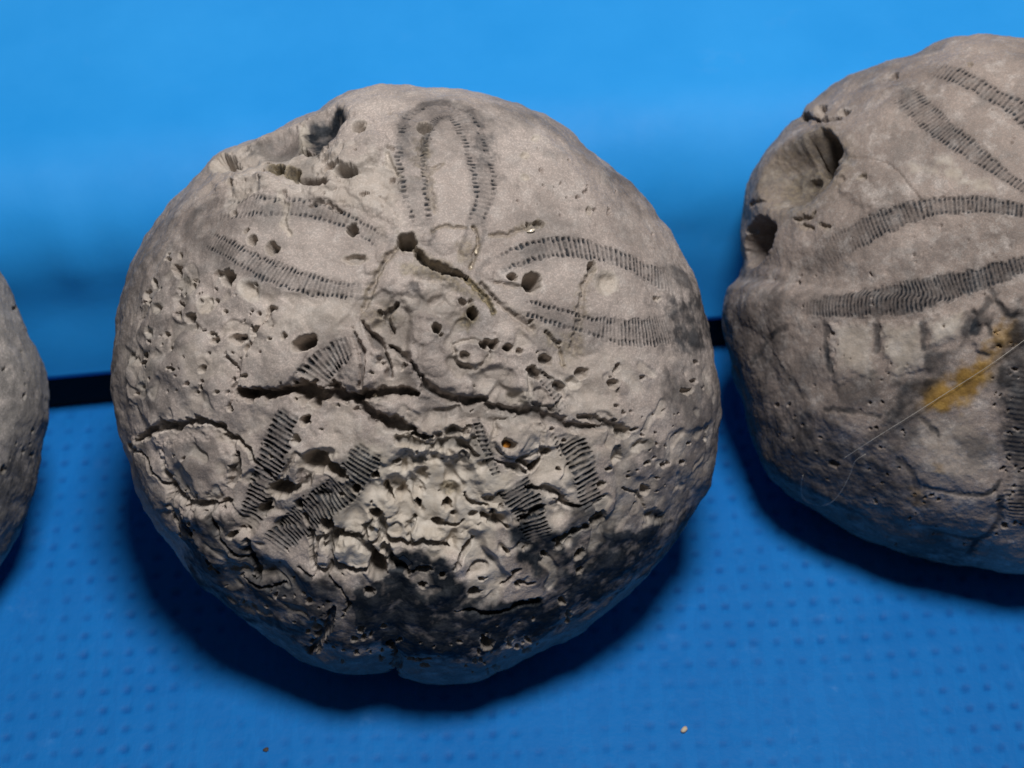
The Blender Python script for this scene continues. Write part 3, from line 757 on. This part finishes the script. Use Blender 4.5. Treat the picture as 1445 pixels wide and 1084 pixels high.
# round holes
for a in [(574,340,14,13,0,0.42),(751,399,13.5,13.5,0,0.36),(724,391,8,7,0,0.24),(834,378,7,9,20,0.16),(321,391,11,12,-20,0.36),
          (250,382,6,9,-20,0.2),(329,300,4.5,5,0,.1),(348,327,4,4,0,.1),(356,340,7,7,0,.14),(384,350,10,9,0,.14),(497,323,8,10,0,.22),
          (508,183,9,8,0,.2),(598,181,10,9,-30,.24),(514,275,6,4,-20,.1),(272,404,4,5,0,.08),(326,258,6,5,0,.08),
          (760,316,8,6,0,.10),(745,317,4,4,0,.1),(831,297,4,5,0,.05),(929,421,5,5,0,.06),
          (668,441,8,8,0,.28),(616,464,7.5,7.5,0,.2),(652,424,4.5,4.5,0,.1),(622,473,5,3,-20,.08),
          (430,484,18,11,-30,.36),(430,594,7.5,8,0,.24),(417,620,5,8,10,.1),(443,652,22,17,-20,.26),(474,664,22,9,32,.24),(394,692,20,13,-10,.24),
          (369,722,9,8,0,.2),(331,752,6,6,0,.14),(419,714,5,7,0,.16),(461,740,10,10,0,.2),(529,670,6,5,20,.2),(502,690,6,7,0,.2),
          (533,803,14,17,10,.26),(521,834,7,6,0,.2),(530,727,10,8,0,.2),(548,696,6,16,-22,.28),(590,715,4.5,9,-25,.2),
          (578,746,8,5,-30,.12),(619,742,10,6,0,.12),(698,724,6,6,0,.14),(632,716,8,8,0,.22),(597,828,7,5,0,.16),(624,812,5,5,0,.16),(598,805,13,6,0,.16),
          (671,839,10,7,0,.16),(681,820,6,4,0,.1),(769,783,5,6,0,.16),(818,783,9,6,-40,.13),(818,806,5,5,0,.1),(788,772,5,6,30,.12),(715,780,4,4,0,.1),
          (794,847,6,6,0,.1),(803,868,4,8,0,.1),(687,907,9,9,0,.16),(913,653,6,4,-30,.1),(913,692,6,8,-20,.1),(858,661,5,4,0,.08),(996,618,4,5,0,.08),
          (843,729,13,6,-25,.16),(880,610,11,8,-20,.13),(869,643,9,12,20,.08),(754,659,11,6,-50,.2),(716,626,10,9,0,.16),(770,637,12,7,0,.10),
          (754,526,8,11,-30,.16),(770,507,10,8,20,.13),(789,545,9,8,0,.13),(823,527,10,8,0,.10),(866,540,8,7,0,.10),(872,519,4,6,0,.08),(967,551,8,5,0,.08),
          (684,487,8,7,0,.2),(697,487,8,7,0,.2),(716,491,7,6,0,.16),(733,497,4,5,-30,.1),(270,449,7,7,0,.12),(304,481,7,6,0,.12),(336,478,13,8,0,.10),
          (318,440,4,4,0,.08),(234,473,4,4,0,.08),(250,521,4,4,0,.08),(285,546,4,5,0,.08),(341,476,8,4,0,.16),(325,577,5,5,0,.14),(382,437,8,6,-40,.12),
          (501,366,16,8,0,.08),(640,610,13,9,0,.12),(789,664,4,4,0,.1),(500,900,5,4,0,.08),(510,886,6,5,0,.1),(720,905,6,4,0,.06)]:
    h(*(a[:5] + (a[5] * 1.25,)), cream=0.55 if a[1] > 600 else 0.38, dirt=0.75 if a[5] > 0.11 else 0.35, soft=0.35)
# hollows with cream walls
for a in [(594,651,13,11,0,.14),(594,673,12,15,-30,.16),(565,695,13,17,10,.18),(636,698,17,16,0,.12),(926,730,18,10,10,.09),(856,398,16,15,30,.07),
          (741,250,6,5,0,.04),(740,219,6,5,0,.03),(756,195,5,4,0,.03),(353,410,16,12,40,.10),(460,640,16,10,0,.1),(610,645,18,12,0,.10),(655,650,14,9,0,.1),(570,660,10,12,0,.08),(553,688,18,22,10,.20),(586,690,13,22,-15,.16),(700,735,14,9,15,.14),(690,706,10,8,0,.1),(455,700,12,9,0,.1),(730,560,16,10,0,.1),(810,540,14,9,0,.08),(905,628,16,8,-20,.08),(225,436,7,9,0,.08),(290,430,9,12,20,.08),(262,404,10,14,0,.06),(212,470,6,9,0,.06),(185,505,6,10,0,.07),(200,545,7,6,0,.05)]:
    h(*a, cream=0.55, soft=0.8)
h(636, 694, 12, 10, 0, 0.05, sand=0.6)
# scattered small pits
prng = random.Random(5)
def scatter(poly, n, r0, r1, cream):
    p = np.asarray(poly, float); lo = p.min(0); hi = p.max(0); k = 0
    while k < n:
        x = prng.uniform(lo[0], hi[0]); y = prng.uniform(lo[1], hi[1])
        ins = False
        for a, b in zip(poly, poly[1:] + poly[:1]):
            if (a[1] > y) != (b[1] > y) and x < (b[0] - a[0]) * (y - a[1]) / (b[1] - a[1]) + a[0]: ins = not ins
        if not ins: continue
        r = r0 + (r1 - r0) * prng.random()**2.2
        h(x, y, r * prng.uniform(0.8, 1.5), r * prng.uniform(0.7, 1.1), prng.uniform(0, 180), 0.017 * r + 0.02, cream=cream, rim=0.1, dirt=0.5, soft=0.35)
        k += 1
scatter(ROUGH, 70, 2.0, 6.5, 0.4)
scatter([(230,350),(420,400),(420,520),(330,560),(190,560),(180,440)], 30, 3.0, 6.5, 0.5)
scatter([(420,900),(600,930),(760,900),(850,850),(700,955),(560,945),(460,935)], 30, 2.0, 6.0, 0.3)
scatter([(190,420),(300,370),(400,440),(330,560),(200,590)], 60, 1.6, 4.0, 0.1)
scatter([(700,170),(860,260),(960,360),(830,320),(720,310)], 26, 1.4, 3.2, 0.0)
scatter([(860,520),(990,500),(990,660),(890,760),(870,650)], 40, 1.6, 4.2, 0.1)
scatter([(240,600),(330,720),(440,840),(600,900),(800,860),(700,930),(500,930),(330,850),(240,730)], 70, 1.6, 4.5, 0.2)
scatter([(300,250),(560,150),(560,320),(420,280)], 30, 1.6, 4.5, 0.2)
# shape the right rim streaks
f.finish()

# ---- right fossil
OUT_R = [(1445,54),(1383,50),(1335,57),(1287,75),(1249,89),(1208,106),(1163,134),(1137,152),(1131,166),(1119,170),(1103,183),(1080,211),(1066,237),(1057,259),(1050,294),(1045,332),(1049,368),(1043,392),(1026,405),(1020,430),(1021,455),(1030,498),(1038,540),(1047,572),(1063,629),(1075,655),(1092,675),(1120,700),(1161,729),(1215,758),(1272,780),(1338,795),(1395,803),(1445,807),(1530,800),(1620,765),(1700,700),(1760,610),(1795,500),(1800,400),(1780,290),(1730,205),(1660,135),(1580,85),(1500,60)]
gxr = np.concatenate([np.linspace(-1, 0.2, 430)[:-1], np.linspace(0.2, 1, 90)])
gyr = np.linspace(-1, 1, 660)
rgt = Fossil((1410, 430), OUT_R, 2.7, 1.15, settle((1410, 430), OUT_R, 2.7, 1.15, 2.2), gxr, gyr, 2.2)
f = rgt
prep(f, 71)
f.H += 0.05 * f.nl + 0.014 * f.nk + 0.004 * f.nj + 0.0035 * f.nf + 0.002 * f.ng
cr = f.crack; h = f.hole
# grey stains; the lower-left ones mostly paint in shade
f.stain([(1040,560),(1150,590),(1240,610),(1290,690),(1380,790),(1300,790),(1180,745),(1100,690),(1060,630)], 0.6, 0, 40)  # lower left: shade painted in along with the stain
f.stain([(1030,440),(1075,470),(1090,560),(1050,590),(1030,510)], 0.5, 0, 30)
f.stain([(1268,539),(1293,527),(1321,539),(1300,566),(1275,582),(1248,606),(1252,580)], 0.80, 0, 8)
f.stain([(1305,492),(1330,496),(1354,480),(1366,447),(1378,455),(1362,492),(1335,525),(1318,540),(1304,525)], 0.72, 0, 8)
f.stain([(1402,500),(1425,470),(1445,440),(1500,450),(1500,740),(1440,740),(1418,640),(1410,580),(1400,540)], 0.8, 0, 16)
f.stain([(1350,620),(1390,618),(1395,645),(1360,650)], 0.45, 0, 12)
f.stain([(1255,110),(1285,120),(1300,150),(1275,145)], 0.40, 0, 12)
f.stain([(1090,235),(1120,200),(1150,185),(1170,195),(1160,230),(1110,270),(1070,290)], 0.35, 0, 18)
f.stain([(1280,690),(1296,684),(1302,712),(1286,715)], 0.55, 0, 9)
f.stain([(1297,551),(1334,539),(1362,514),(1387,502),(1420,465),(1428,478),(1405,508),(1397,545),(1362,568),(1330,586),(1301,574)], 0.9, 2, 15, 1.3)
f.stain([(1400,470),(1432,455),(1440,480),(1412,500)], 0.6, 2, 8, 1.5)
f.stain([(1310,560),(1345,545),(1360,560),(1335,580)], 0.9, 2, 12, 1.2)
f.stain([(1360,520),(1400,490),(1425,475),(1418,500),(1390,540)], 0.75, 2, 12, 1.2)
f.stain([(1288,690),(1300,690),(1302,712),(1290,712)], 0.5, 2, 7)
f.stain([(1320,655),(1330,655),(1330,664),(1320,664)], 0.4, 2, 5)
for a in [(1310,240),(1345,246),(1330,228),(1300,236),(1362,258),(1385,262)]:
    f.stain([(a[0]-13,a[1]-5),(a[0]+10,a[1]-4),(a[0]+15,a[1]+5),(a[0]-8,a[1]+5)], 0.55, 1, 6)
ls = f.line_stain
for p, w, a in [([(1165,460),(1165,490),(1172,520)], 8, .6), ([(1236,457),(1237,478),(1236,496)], 7, .75), ([(1301,456),(1304,488)], 7, .6),
                ([(1104,461),(1079,486),(1061,514)], 7, .6), ([(1165,576),(1206,580),(1239,588)], 5, .7), ([(1090,500),(1110,530),(1130,560)], 6, .3),
                ([(1305,687),(1354,695),(1395,695),(1412,680)], 5, .7), ([(1313,748),(1345,757),(1379,763),(1408,738),(1412,700)], 5, .75),
                ([(1268,650),(1289,668),(1292,690)], 7, .7), ([(1300,590),(1325,615)], 5, .6), ([(1379,763),(1365,785)], 5, .7),
                ([(1396,425),(1378,452),(1372,470)], 10, .7), ([(1375,440),(1392,452),(1400,470)], 8, .55), ([(1400,410),(1420,440),(1445,445)], 8, .6),
                ([(1248,606),(1225,640),(1200,655)], 8, .4)]:
    ls(p, w * 1.5, min(1, a * 1.6), 0.012)
for p in [[(1375,436),(1392,430),(1405,440),(1398,458),(1380,458)], [(1410,425),(1430,420),(1440,435),(1425,450)], [(1378,470),(1400,462),(1415,478),(1395,498),(1378,492)]]:
    f.level(p, 0.05, 5)
f.stain([(1050,400),(1120,400),(1120,470),(1090,540),(1050,560),(1030,480)], 0.5, 0, 26)
f.stain([(1085,600),(1140,590),(1200,620),(1250,640),(1270,690),(1230,740),(1150,710),(1100,670)], 0.75, 0, 22)  # lower left again, more shade put into the colour
f.stain([(1160,540),(1230,530),(1250,580),(1190,580)], 0.5, 0, 16)
f.stain([(1240,600),(1290,560),(1310,580),(1280,620),(1250,650)], 0.6, 0, 12)
f.stain([(1100,500),(1160,470),(1165,560),(1110,580)], 0.3, 0, 20)
f.stain([(1180,380),(1260,340),(1400,320),(1440,330),(1330,370),(1200,400)], 0.25, 0, 18)
f.stain([(1180,462),(1228,462),(1232,530),(1190,520)], 0.45, 1, 9); f.stain([(1242,460),(1296,460),(1300,520),(1262,530)], 0.5, 1, 9); f.stain([(1308,450),(1358,444),(1348,478),(1316,486)], 0.55, 1, 7)
f.stain([(1300,590),(1370,590),(1400,660),(1330,680),(1290,640)], 0.25, 1, 16)
f.level([(1170,458),(1232,458),(1234,520),(1180,540)], 0.03, 8); f.level([(1240,455),(1300,458),(1305,520),(1255,530)], 0.04, 8)
f.level([(1306,445),(1360,440),(1350,475),(1315,485)], 0.04, 6)
# petal bands
f.band([(1303,94),(1335,95),(1367,106),(1399,121),(1424,132),(1445,143),(1500,180)], [(1303,103),(1335,113),(1367,126),(1399,142),(1431,162),(1445,176),(1490,215)], 6.0, 0.5, 0.8, 0.22, 0.02, 11, (0.25, 0))
f.band([(1262,132),(1284,154),(1310,180),(1335,202),(1367,224),(1399,243),(1424,259),(1470,290)], [(1254,114),(1276,124),(1302,146),(1333,172),(1364,196),(1397,222),(1428,246),(1478,278)], 6.0, 0.5, 0.8, 0.25, 0.02, 12, (0.25, 0))
f.band([(1125,376),(1135,367),(1163,345),(1195,323),(1233,304),(1272,289),(1310,281),(1351,280),(1393,281),(1431,287),(1470,296)], [(1150,384),(1189,361),(1221,345),(1256,327),(1291,313),(1329,302),(1367,299),(1405,301),(1445,304),(1475,309)], 6.0, 0.70, 0.8, 0.36, 0.02, 21, (0.40, 0), halo=0.25)
f.band([(1100,442),(1129,444),(1170,448),(1215,448),(1256,447),(1289,442),(1334,427),(1375,411),(1416,398),(1445,384),(1500,366)], [(1100,434),(1125,429),(1170,419),(1215,410),(1264,402),(1313,393),(1354,383),(1395,375),(1445,362),(1500,344)], 6.0, 0.72, 0.7, 0.48, 0.022, 22, (0.30, 0), halo=0.25)
f.band([(1424,510),(1421,560),(1418,620),(1418,670),(1422,735)], [(1470,505),(1466,560),(1462,620),(1460,680),(1462,735)], 7.2, 0.62, 0.5, 0.22, 0.022, 31, halo=0.3)
f.petal([(1246,104),(1303,92),(1367,104),(1445,142),(1500,178),(1500,300),(1445,268),(1367,224),(1310,180),(1262,134)], 10)
f.petal([(1100,405),(1163,345),(1233,304),(1310,281),(1393,281),(1470,296),(1500,330),(1500,366),(1416,398),(1334,427),(1256,450),(1129,446)], 20)
f.petal([(1424,508),(1560,500),(1560,740),(1418,737),(1414,620)], 30)
# pits, slots and cracks
h(1122, 240, 66, 42, -42, 0.42, sand=0.30, dark=0.25, rim=0.3, soft=0.55)
h(1153, 210, 32, 27, -38, 0.95, sand=0.35, dark=0.55, rim=0.0, soft=0.6)
h(1120, 248, 40, 26, -42, 0.55, sand=0.5, rim=0.0, soft=0.8)
h(1064, 342, 19, 36, 12, 0.75, dark=0.5, rim=0.2, soft=0.5)
cr([(1060,290),(1085,284),(1110,290),(1135,285)], [5,7,6,3], 0.06, soft=0.9)
h(1056, 325, 8, 7, 0, 0.15)
h(1158, 156, 9, 9, 0, 0.14, cream=0.2); h(1190, 157, 8, 5, -15, 0.12, cream=0.2); h(1262, 107, 7, 5, -20, 0.10, dark=0.3)
cr([(1133,166),(1155,169),(1185,166)], [9,7,3], 0.14); cr([(1120,310),(1135,310),(1150,301)], [5,7,4], 0.09, sand=0.3)
cr([(1130,318),(1148,323)], [5,4], 0.07, sand=0.3); cr([(1157,317),(1172,323)], [5,3], 0.07, sand=0.3)
cr([(1189,223),(1227,224),(1259,237),(1284,265),(1301,285)], [2,2.5,3,4,3], 0.03)
f.level([(1180,232),(1225,228),(1256,242),(1280,270),(1290,290),(1230,300),(1185,270)], 0.03, 6)
h(1369, 94, 4, 4, 0, 0.05, sand=0.3); h(1175, 656, 8, 5, 10, 0.08, dark=0.5); h(1220, 252, 8, 4, -20, 0.05, sand=0.3)
h(1190, 255, 5, 4, 0, 0.04)
prng.seed(9)
scatter([(1060,420),(1200,300),(1400,120),(1440,200),(1440,400),(1250,540),(1080,560)], 60, 1.2, 2.6, 0.0)
scatter([(1400,470),(1440,440),(1445,740),(1400,760)], 40, 1.6, 3.6, 0.0)
scatter([(1080,560),(1250,560),(1400,780),(1280,780),(1120,690)], 40, 1.4, 3.0, 0.0)
f.finish()

# ---- left fossil
OUT_L = [(0,383),(21,429),(42,476),(58,508),(66,534),(69,560),(68,590),(64,606),(56,655),(40,713),(16,771),(0,802),(-60,875),(-150,930),(-270,945),(-400,930),(-520,860),(-600,760),(-640,640),(-640,520),(-600,400),(-500,290),(-380,225),(-270,205),(-160,225),(-70,290),(-30,335)]
gl = np.concatenate([np.linspace(-1, 0.1, 60)[:-1], np.linspace(0.1, 1, 260)])
gly = np.linspace(-1, 1, 330)
lft = Fossil((-285, 575), OUT_L, 2.4, 1.15, settle((-285, 575), OUT_L, 2.4, 1.15, 2.3), gl, gly, 2.3)
f = lft
prep(f, 131)
f.H += 0.05 * f.nl + 0.014 * f.nk + 0.004 * f.nj + 0.0035 * f.nf + 0.002 * f.ng
f.stain([(0,640),(60,640),(40,720),(0,800),(-60,860),(-80,720)], 0.6, 0, 30)
f.stain([(10,520),(50,520),(60,590),(30,620),(0,600)], 0.18, 0, 20)
f.hole(3, 662, 4, 6, 20, 0.08, sand=0.4)
prng.seed(4); h = f.hole
scatter([(-60,420),(20,430),(60,540),(50,640),(0,760),(-60,760)], 40, 1.4, 3.2, 0.0)
f.finish()

r_mid = build_fossil(mid, "sea_urchin_fossil", MAT_MID, "heavily pitted and cracked fossil sea urchin with five petals, between two smoother ones", {10: [11, 12], 20: [21, 22], 30: [31, 32], 40: [41, 42], 50: [51, 52]})
r_rgt = build_fossil(rgt, "sea_urchin_fossil", MAT_RIGHT, "smooth brownish fossil sea urchin with a yellow stain and a big pit at its edge", {10: [11, 12], 20: [21, 22], 30: [31]})
r_lft = build_fossil(lft, "sea_urchin_fossil", MAT_LEFT, "plain grey fossil cut off by the left edge of the picture, beside the pitted one", {})

# ------------------------------------------------------------------ mat with pressed dimples
def build_mat():
    xs = np.arange(-17, 17.01, 0.05)
    y0, y1 = -10.5, 6.0
    ys = np.concatenate([np.arange(y0, 2.0, 0.05), np.linspace(2.0, y1, 16)])
    X, Y = np.meshgrid(xs, ys)
    a = math.radians(3.0)
    wob = 0.06
    U = (X * math.cos(a) + Y * math.sin(a)) + wob * vnoise(X * 0.35, Y * 0.35, 3)
    V = (-X * math.sin(a) + Y * math.cos(a)) + wob * vnoise(X * 0.35 + 9, Y * 0.35, 4)
    p = 0.325
    iu = np.floor(U / p); iv = np.floor(V / p)
    fu = np.abs(U / p - iu - 0.5) * 2; fv = np.abs(V / p - iv - 0.5) * 2
    d = (fu**3 + fv**3) ** (1 / 3)
    rnd = (np.sin(iu * 12.9898 + iv * 78.233) * 43758.5453) % 1.0
    dep = 0.024 * (0.7 + 0.6 * rnd) * (0.75 + 0.5 * np.clip(vnoise(X * 0.5, Y * 0.5, 8), -1, 1))
    pit = (1 - sstep(0.20, 0.52, d)) * np.clip(0.72 + 0.7 * fbm(X, Y, 0.45, 41, 2), 0.12, 1.0)
    Z = -dep * pit + 0.03 * vnoise(X * 0.25, Y * 0.25, 6) + 0.006 * vnoise(X * 1.6, Y * 1.6, 12)
    co = np.stack([X, Y, Z - 0.0], -1).reshape(-1, 3) * S
    ny, nx = X.shape; ids = np.arange(nx * ny).reshape(ny, nx)
    F = np.stack([ids[:-1, :-1], ids[:-1, 1:], ids[1:, 1:], ids[1:, :-1]], -1).reshape(-1, 4)
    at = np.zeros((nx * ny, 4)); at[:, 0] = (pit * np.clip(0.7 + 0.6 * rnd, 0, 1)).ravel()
    o = mesh_from("table_mat", co, [F], MAT_MAT, None, at)
    tag(o, "blue plastic mat with rows of small square dimples under the fossils", "mat", kind='structure')
    return o
build_mat()

# ------------------------------------------------------------------ smooth blue box behind, dark gap under its lip
def build_box():
    A = ground(71, 585); Bp = ground(1010, 499)
    ex = (Bp - A) / np.linalg.norm(Bp - A)
    ey = np.array([-ex[1], ex[0], 0.0])
    g = 0.82                                           # height of the lip above the mat
    org = A.copy()
    root = bpy.data.objects.new("storage_box", None); col.objects.link(root)
    root.location = (org * S).tolist(); root.empty_display_size = 0.01
    root.rotation_euler = (0, 0, math.atan2(ex[1], ex[0]))
    tag(root, "smooth blue plastic box with a soft rounded edge, behind the three fossils", "box")
    # profile (distance back, height) from the lip up the face and over the rounded edge
    lean = math.radians(13)
    face = 1.9
    pr = [(0.30, g - 0.02), (0.06, g - 0.015), (0.0, g + 0.03)]
    L = np.array([math.sin(lean), math.cos(lean)])
    for t in np.linspace(0.12, face, 40): pr.append((L[0] * t, g + L[1] * t))
    r = 1.9; a0 = math.pi / 2 - lean; c0 = np.array(pr[-1])
    top = math.radians(4)
    cen = c0 + r * np.array([math.cos(lean), -math.sin(lean)])
    for t in np.linspace(0, 1, 30)[1:]:
        an = (math.pi - lean) + (top + lean - math.pi / 2) * t * 1.0 - 0
        an = math.pi - lean - t * (math.pi / 2 - lean - top)
        pr.append((cen[0] + r * math.cos(an), cen[1] + r * math.sin(an)))
    p1 = np.array(pr[-1])
    tt = np.linspace(0, 16, 60); an = top + math.radians(16) * sstep(0, 11, tt)
    for k in range(1, 60):
        d = tt[k] - tt[k - 1]; pr.append((pr[-1][0] + math.cos(an[k]) * d, pr[-1][1] + math.sin(an[k]) * d))
    pr.append((pr[-1][0] + 0.1, pr[-1][1] - 0.4)); pr.append((pr[-1][0], g - 0.02))
    pr = np.array(pr)
    xs = np.linspace(-20, 34, 330)
    n = len(pr)
    X = np.repeat(xs[None, :], n, 0); Yp = np.repeat(pr[:, :1], len(xs), 1); Zp = np.repeat(pr[:, 1:], len(xs), 1)
    s_ = np.concatenate([[0], np.cumsum(np.hypot(*np.diff(pr, axis=0).T))])[:, None] + 0 * X
    # soft sags and one pulled crease of the thin plastic
    w = sstep(0.5, 1.8, s_) * (1 - sstep(16, 18, s_))
    dn = 0.10 * fbm(X, s_, 0.22, 5, 2) + 0.018 * fbm(X, s_, 0.9, 9, 2)
    cx = 1.2 + 0.28 * (s_ - 3.0)
    dn = dn + 0.05 * np.exp(-((X - 0.75 + 0.25 * (s_ - 3)) / 0.40)**2) * sstep(1.4, 2.4, s_) * (1 - sstep(2.6, 5.0, s_))
    dn = dn - 0.02 * np.exp(-((X - 1.25) / 0.30)**2) * sstep(1.2, 2.2, s_) * (1 - sstep(2.4, 4.6, s_))
    tg = np.gradient(pr, axis=0); tg /= np.linalg.norm(tg, axis=1, keepdims=True)
    Yp = Yp - tg[:, 1:] * dn * w; Zp = Zp + tg[:, :1] * dn * w
    co = np.stack([X, Yp, Zp], -1).reshape(-1, 3) * S
    ids = np.arange(n * len(xs)).reshape(n, len(xs))
    F = np.stack([ids[:-1, :-1], ids[:-1, 1:], ids[1:, 1:], ids[1:, :-1]], -1).reshape(-1, 4)
    capl = ids[:, 0][None, :]; capr = ids[::-1, -1][None, :]
    bt = np.stack([ids[-1, :-1], ids[-1, 1:], ids[0, 1:], ids[0, :-1]], -1)
    mesh_from("casing", co, [F, capl, capr, bt], MAT_BOX, root)
    # black block set back under the lip, stands in for the gap's shade
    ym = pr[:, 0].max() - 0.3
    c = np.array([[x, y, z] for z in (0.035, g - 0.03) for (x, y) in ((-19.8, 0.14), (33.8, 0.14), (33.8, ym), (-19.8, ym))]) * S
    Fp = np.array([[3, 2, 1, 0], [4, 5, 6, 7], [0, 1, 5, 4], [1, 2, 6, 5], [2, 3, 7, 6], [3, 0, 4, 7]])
    mesh_from("gap_shade", c, [Fp], MAT_BLACK, root, smooth=False)
    return root
build_box()

# ------------------------------------------------------------------ small things
def grain(name, pos, size, mat, rotz=0.0, seed=0, lift=0.4):
    bm = bmesh.new(); bmesh.ops.create_icosphere(bm, subdivisions=3, radius=1.0)
    rr = random.Random(seed); ph = [rr.uniform(0, 6) for _ in range(6)]
    for v in bm.verts:
        p = v.co; k = 1 + 0.13 * math.sin(2.3 * p.x + ph[0]) + 0.12 * math.sin(2.9 * p.y + ph[1]) + 0.10 * math.sin(3.7 * p.z + ph[2]) + 0.06 * math.sin(6 * p.x + 5 * p.y + ph[3])
        v.co = Vector((p.x * size[0], p.y * size[1], p.z * size[2])) * (k * S)
    me = bpy.data.meshes.new(name); bm.to_mesh(me); bm.free()
    for p in me.polygons: p.use_smooth = True
    me.materials.append(mat)
    o = bpy.data.objects.new(name, me); col.objects.link(o)
    o.location = ((np.asarray(pos) + np.array([0, 0, size[2] * lift])) * S).tolist()
    o.rotation_euler = (0, 0, rotz)
    return o
tag(grain("crumb", ground(965, 1031), (0.07, 0.032, 0.03), MAT_CRUMB, math.radians(42), 1), "tiny oval cream crumb on the blue mat in front of the fossils", "crumb")
tag(grain("speck", ground(375, 1059), (0.04, 0.03, 0.025), MAT_BROWN, 0.4, 2), "tiny dark brown speck on the blue mat near the front edge", "speck")
p, n_ = mid.surf(716, 629)
tag(grain("sand_grain", p + n_ * 0.02, (0.055, 0.045, 0.04), MAT_ORANGE, 0.3, 3, 0), "tiny orange sand grain lodged in a pit of the cracked fossil", "grain")
for k, (x, y, a, b, lb) in enumerate([(672, 354, .022, .042, 'tiny upright oval pale grain just above the dark groove at the star centre'), (665, 376, .022, .022, 'tiny round pale grain in the middle of the star of the cracked fossil'),
        (748, 328, .05, .026, 'tiny wide pale grain below the small double pit above the right petal'), (527, 559, .03, .03, 'tiny shiny grain at the right end of the wide black crack'), (433, 590, .03, .02, 'tiny shiny grain beside the small black hole under the wide crack')]):
    p, n_ = mid.surf(x, y)
    tag(grain("crystal_grain", p + n_ * 0.015, (a, b, 0.022), MAT_GRAIN, 0.2 * k, 20 + k, 0), lb, "grain", "shiny pale grains in the grooves of the cracked fossil")

def tube(name, pts, r, mat):
    p = spline(np.asarray(pts), 0.05); n = len(p); k = 6
    t = np.gradient(p, axis=0); t /= np.linalg.norm(t, axis=1, keepdims=True)
    a = np.cross(t, VN); a /= np.linalg.norm(a, axis=1, keepdims=True); b = np.cross(t, a)
    an = np.arange(k) / k * 2 * math.pi
    co = p[:, None, :] + r * (np.cos(an)[None, :, None] * a[:, None, :] + np.sin(an)[None, :, None] * b[:, None, :])
    o0 = p.mean(0); co = (co.reshape(-1, 3) - o0) * S
    ids = np.arange(n * k).reshape(n, k)
    F = np.stack([ids[:-1], np.roll(ids, -1, 1)[:-1], np.roll(ids, -1, 1)[1:], ids[1:]], -1).reshape(-1, 4)
    o = mesh_from(name, co, [F, ids[0][::-1][None, :], ids[-1][None, :]], mat)
    o.location = (o0 * S).tolist()
    return o
def on_rgt(pts, lift):
    out = []
    for x, y in pts:
        p, n_ = rgt.surf(x, y); out.append(p + n_ * lift)
    return out
tag(tube("fibre", on_rgt([(1190,646),(1235,616),(1290,582),(1340,551),(1390,518),(1432,489),(1446,480),(1470,466)], 0.05), 0.0036, MAT_FIBRE), "straight pale hair lying across the yellow stained fossil", "hair")
tag(tube("fibre", on_rgt([(1222,640),(1207,650),(1199,670),(1188,693),(1172,708),(1153,711),(1137,700),(1134,680),(1136,668)], 0.035), 0.0034, MAT_FIBRE), "fine curled pale hair at the lower end of the straight one", "hair")
